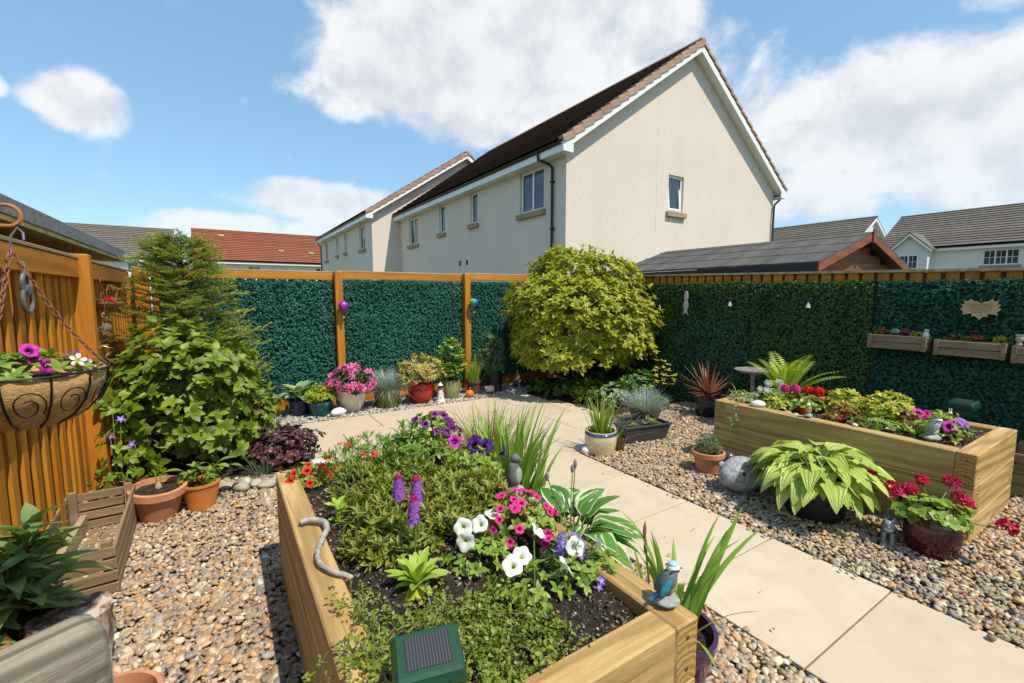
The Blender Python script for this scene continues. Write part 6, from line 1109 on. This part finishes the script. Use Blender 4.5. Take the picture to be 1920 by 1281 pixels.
out = [(0, -.105), (.022, -.075), (.05, -.075), (.045, -.05), (.075, -.055), (.105, -.062), (.10, -.038), (.125, -.012), (.105, -.004), (.12, .028), (.095, .024), (.105, .058), (.078, .05), (.065, .072), (.04, .05), (.022, .052), (0, .03)]; out = out + [(-x, z) for x, z in out[-2:0:-1]]; n = len(out)
B().add([(x, 0, z) for x, z in out] + [(x, -.008, z) for x, z in out], [(i, (i + 1) % n, n + (i + 1) % n, n + i) for i in range(n)] + [tuple(range(n - 1, -1, -1)), tuple(n + i for i in range(n))]).build('plaque', sg, t); ink = plain('scorched_lettering', (.15, .085, .03), .8); q = rg(250)
for z_, w in ((.028, .07), (.012, .078), (-.006, .07), (-.024, .06), (-.042, .035), (-.062, .02)): B().tube([(x, -.0086, z_ + q.normal(0, .0026)) for x in np.linspace(-w, w, 22)], .0013, 4).build('writing', ink, t)
B().tube([(0, -.004, .04), (0, .0, .085)], .0015, 4).build('cord', M['zinc'], t)
def trough(label, y0, y1, z, plants, seed):
    L_ = y0 - y1; t = thing('wooden_trough', label, 'planter', (5.40, (y0 + y1) / 2, z), R(-90)); h = .135
    for k in (0, 1): BOX(-L_ / 2, L_ / 2, -.115, -.098, .004 + k * .066, .066 + k * .066).build('slat', M['weathered'], t, False, .003); BOX(-L_ / 2, L_ / 2, .02, .035, .004 + k * .066, .066 + k * .066).build('slat', M['weathered'], t)
    for s in (-1, 1):
        for k in (0, 1): BOX(-.007, .007, -.097, .019, .004 + k * .066, .066 + k * .066).build('end_slat', M['weathered'], t, False, .002, (s * (L_ / 2 - .008), 0, 0))
        BOX(-.015, .015, -.127, -.116, 0, h + .004).build('corner_batten', M['weathered'], t, False, .002, (s * (L_ / 2 - .016), 0, 0))
    BOX(-L_ / 2 + .016, L_ / 2 - .016, -.096, .018, .01, .115).build('soil', M['soil'], t); q = rg(seed)
    for i, (u, mt, fl) in enumerate(plants):
        p = thing('bedding_plant', 'low %s in the %s' % ({'f_red': 'red flower', 'f_white': 'white flower', 'f_hotpink': 'pink flower', 'f_yellow': 'yellow flower', None: 'green tuft', 'f_lilac': 'lilac flower'}[fl] + (' with %s leaves' % {'hebe': 'olive', 'petleaf': 'light green', 'redgreen': 'red tinged', 'gold': 'golden'}[mt]), label.split(' weathered')[0] + ' wooden trough'), 'plant', (5.44, (y0 + y1) / 2 - u * L_ / 2, z + .115), R(-90))
        foliage(p, (0, 0, .02), (.055, .035, .035), 18, 5, T_OVAL, .03, M[mt], seed + i, -.1)
        if fl: flower_objs('flower', FL5, M[fl], [(0, -.02, .06), (.02, -.025, .05), (-.018, -.02, .05)], [(0, -1, .6), (.3, -1, .4), (-.3, -1, .5)], .024, p, q)
trough('first weathered wooden trough on the hedge screen with a white figurine at its end', 1.83, 1.39, .985, [(-.72, 'petleaf', 'f_red'), (-.25, 'hebe', 'f_white'), (.12, 'redgreen', 'f_hotpink'), (.5, 'gold', None)], 260)
trough('middle weathered wooden trough on the hedge screen with red and yellow flowers', 1.34, .90, .97, [(-.65, 'redgreen', None), (-.3, 'hebe', None), (.05, 'petleaf', 'f_red'), (.42, 'petleaf', None), (.74, 'gold', 'f_yellow')], 270)
trough('last weathered wooden trough on the hedge screen, stone urn on its corner', .87, .43, .955, [(.0, 'petleaf', None), (.5, 'hebe', 'f_red')], 280)
t = thing('owl_figurine', 'small white figurine standing at the end of the first wooden trough', 'ornament', (5.41, 1.43, 1.10)); B().lathe([(.022, 0), (.026, .03), (.018, .055)], 12, cap1=True).build('body', white, t, 'all'); B().ball((0, 0, .068), (.02, .02, .017), 12, 8).build('head', white, t, 'all'); B().ball((-.018, .007, .07), .004, 6, 5).ball((-.018, -.007, .07), .004, 6, 5).build('eyes', M['dark_plastic'], t)
t = thing('stone_urn', 'small stone urn on the corner of the last wooden trough', 'ornament', (5.36, .845, 1.095)); B().lathe([(.022, 0), (.02, .012), (.012, .018), (.022, .035), (.026, .055), (.02, .07), (.026, .078), (.026, .085)], 16, cap1=True).build('urn', plain('sand_stone', (.46, .40, .30), .85, .2, 20.), t, True)
t = thing('slatted_crate', 'weathered slatted crate on the gravel beyond the end of the far raised bed', 'crate', (5.12, .55, 0), R(-4)); crate(t, .36, .5, .34, 4, M['weathered'])
q = rg(290); n = 150; P = np.stack([q.uniform(-.75, 5.3, n), q.uniform(.3, 5.6, n), np.full(n, .016)], 1); P = P[~((P[:, 0] > .15) & (P[:, 0] < 1.2) & (P[:, 1] < 2.7)) & ~((P[:, 0] > 3.7) & (P[:, 0] < 4.75) & (P[:, 1] < 2.45))]
ll = link('leaf_litter', np_mesh('leaf_litter', *scatter(tmpl('oval', 3, .5, .3, .3), P, q.normal(0, 1, P.shape) * [1, 1, .15], np.array([[0, 0, 1.]]) + q.normal(0, .2, P.shape), q.uniform(.012, .028, len(P)), q)[:2], M['deadleaf'])); tag(ll, 'scattered dry leaf litter on the gravel and paving', 'leaf litter', kind='stuff')
for i, (x, y, lab) in enumerate(((3.05, .55, 'fallen crimson petal on the gravel nearest the path'), (3.3, .42, 'fallen crimson petal on the gravel below the maroon pot'), (3.42, .2, 'fallen crimson petal on the gravel near the picture edge'))): o = link('fallen_petal', leaf_mesh('fallen_petal', tmpl('petal', 3, .8, .2, .1), M['f_crimson']), None, (x, y, .014), (R(8), R(5), i * 1.3)); o.scale = (.03,) * 3; tag(o, lab, 'petal')
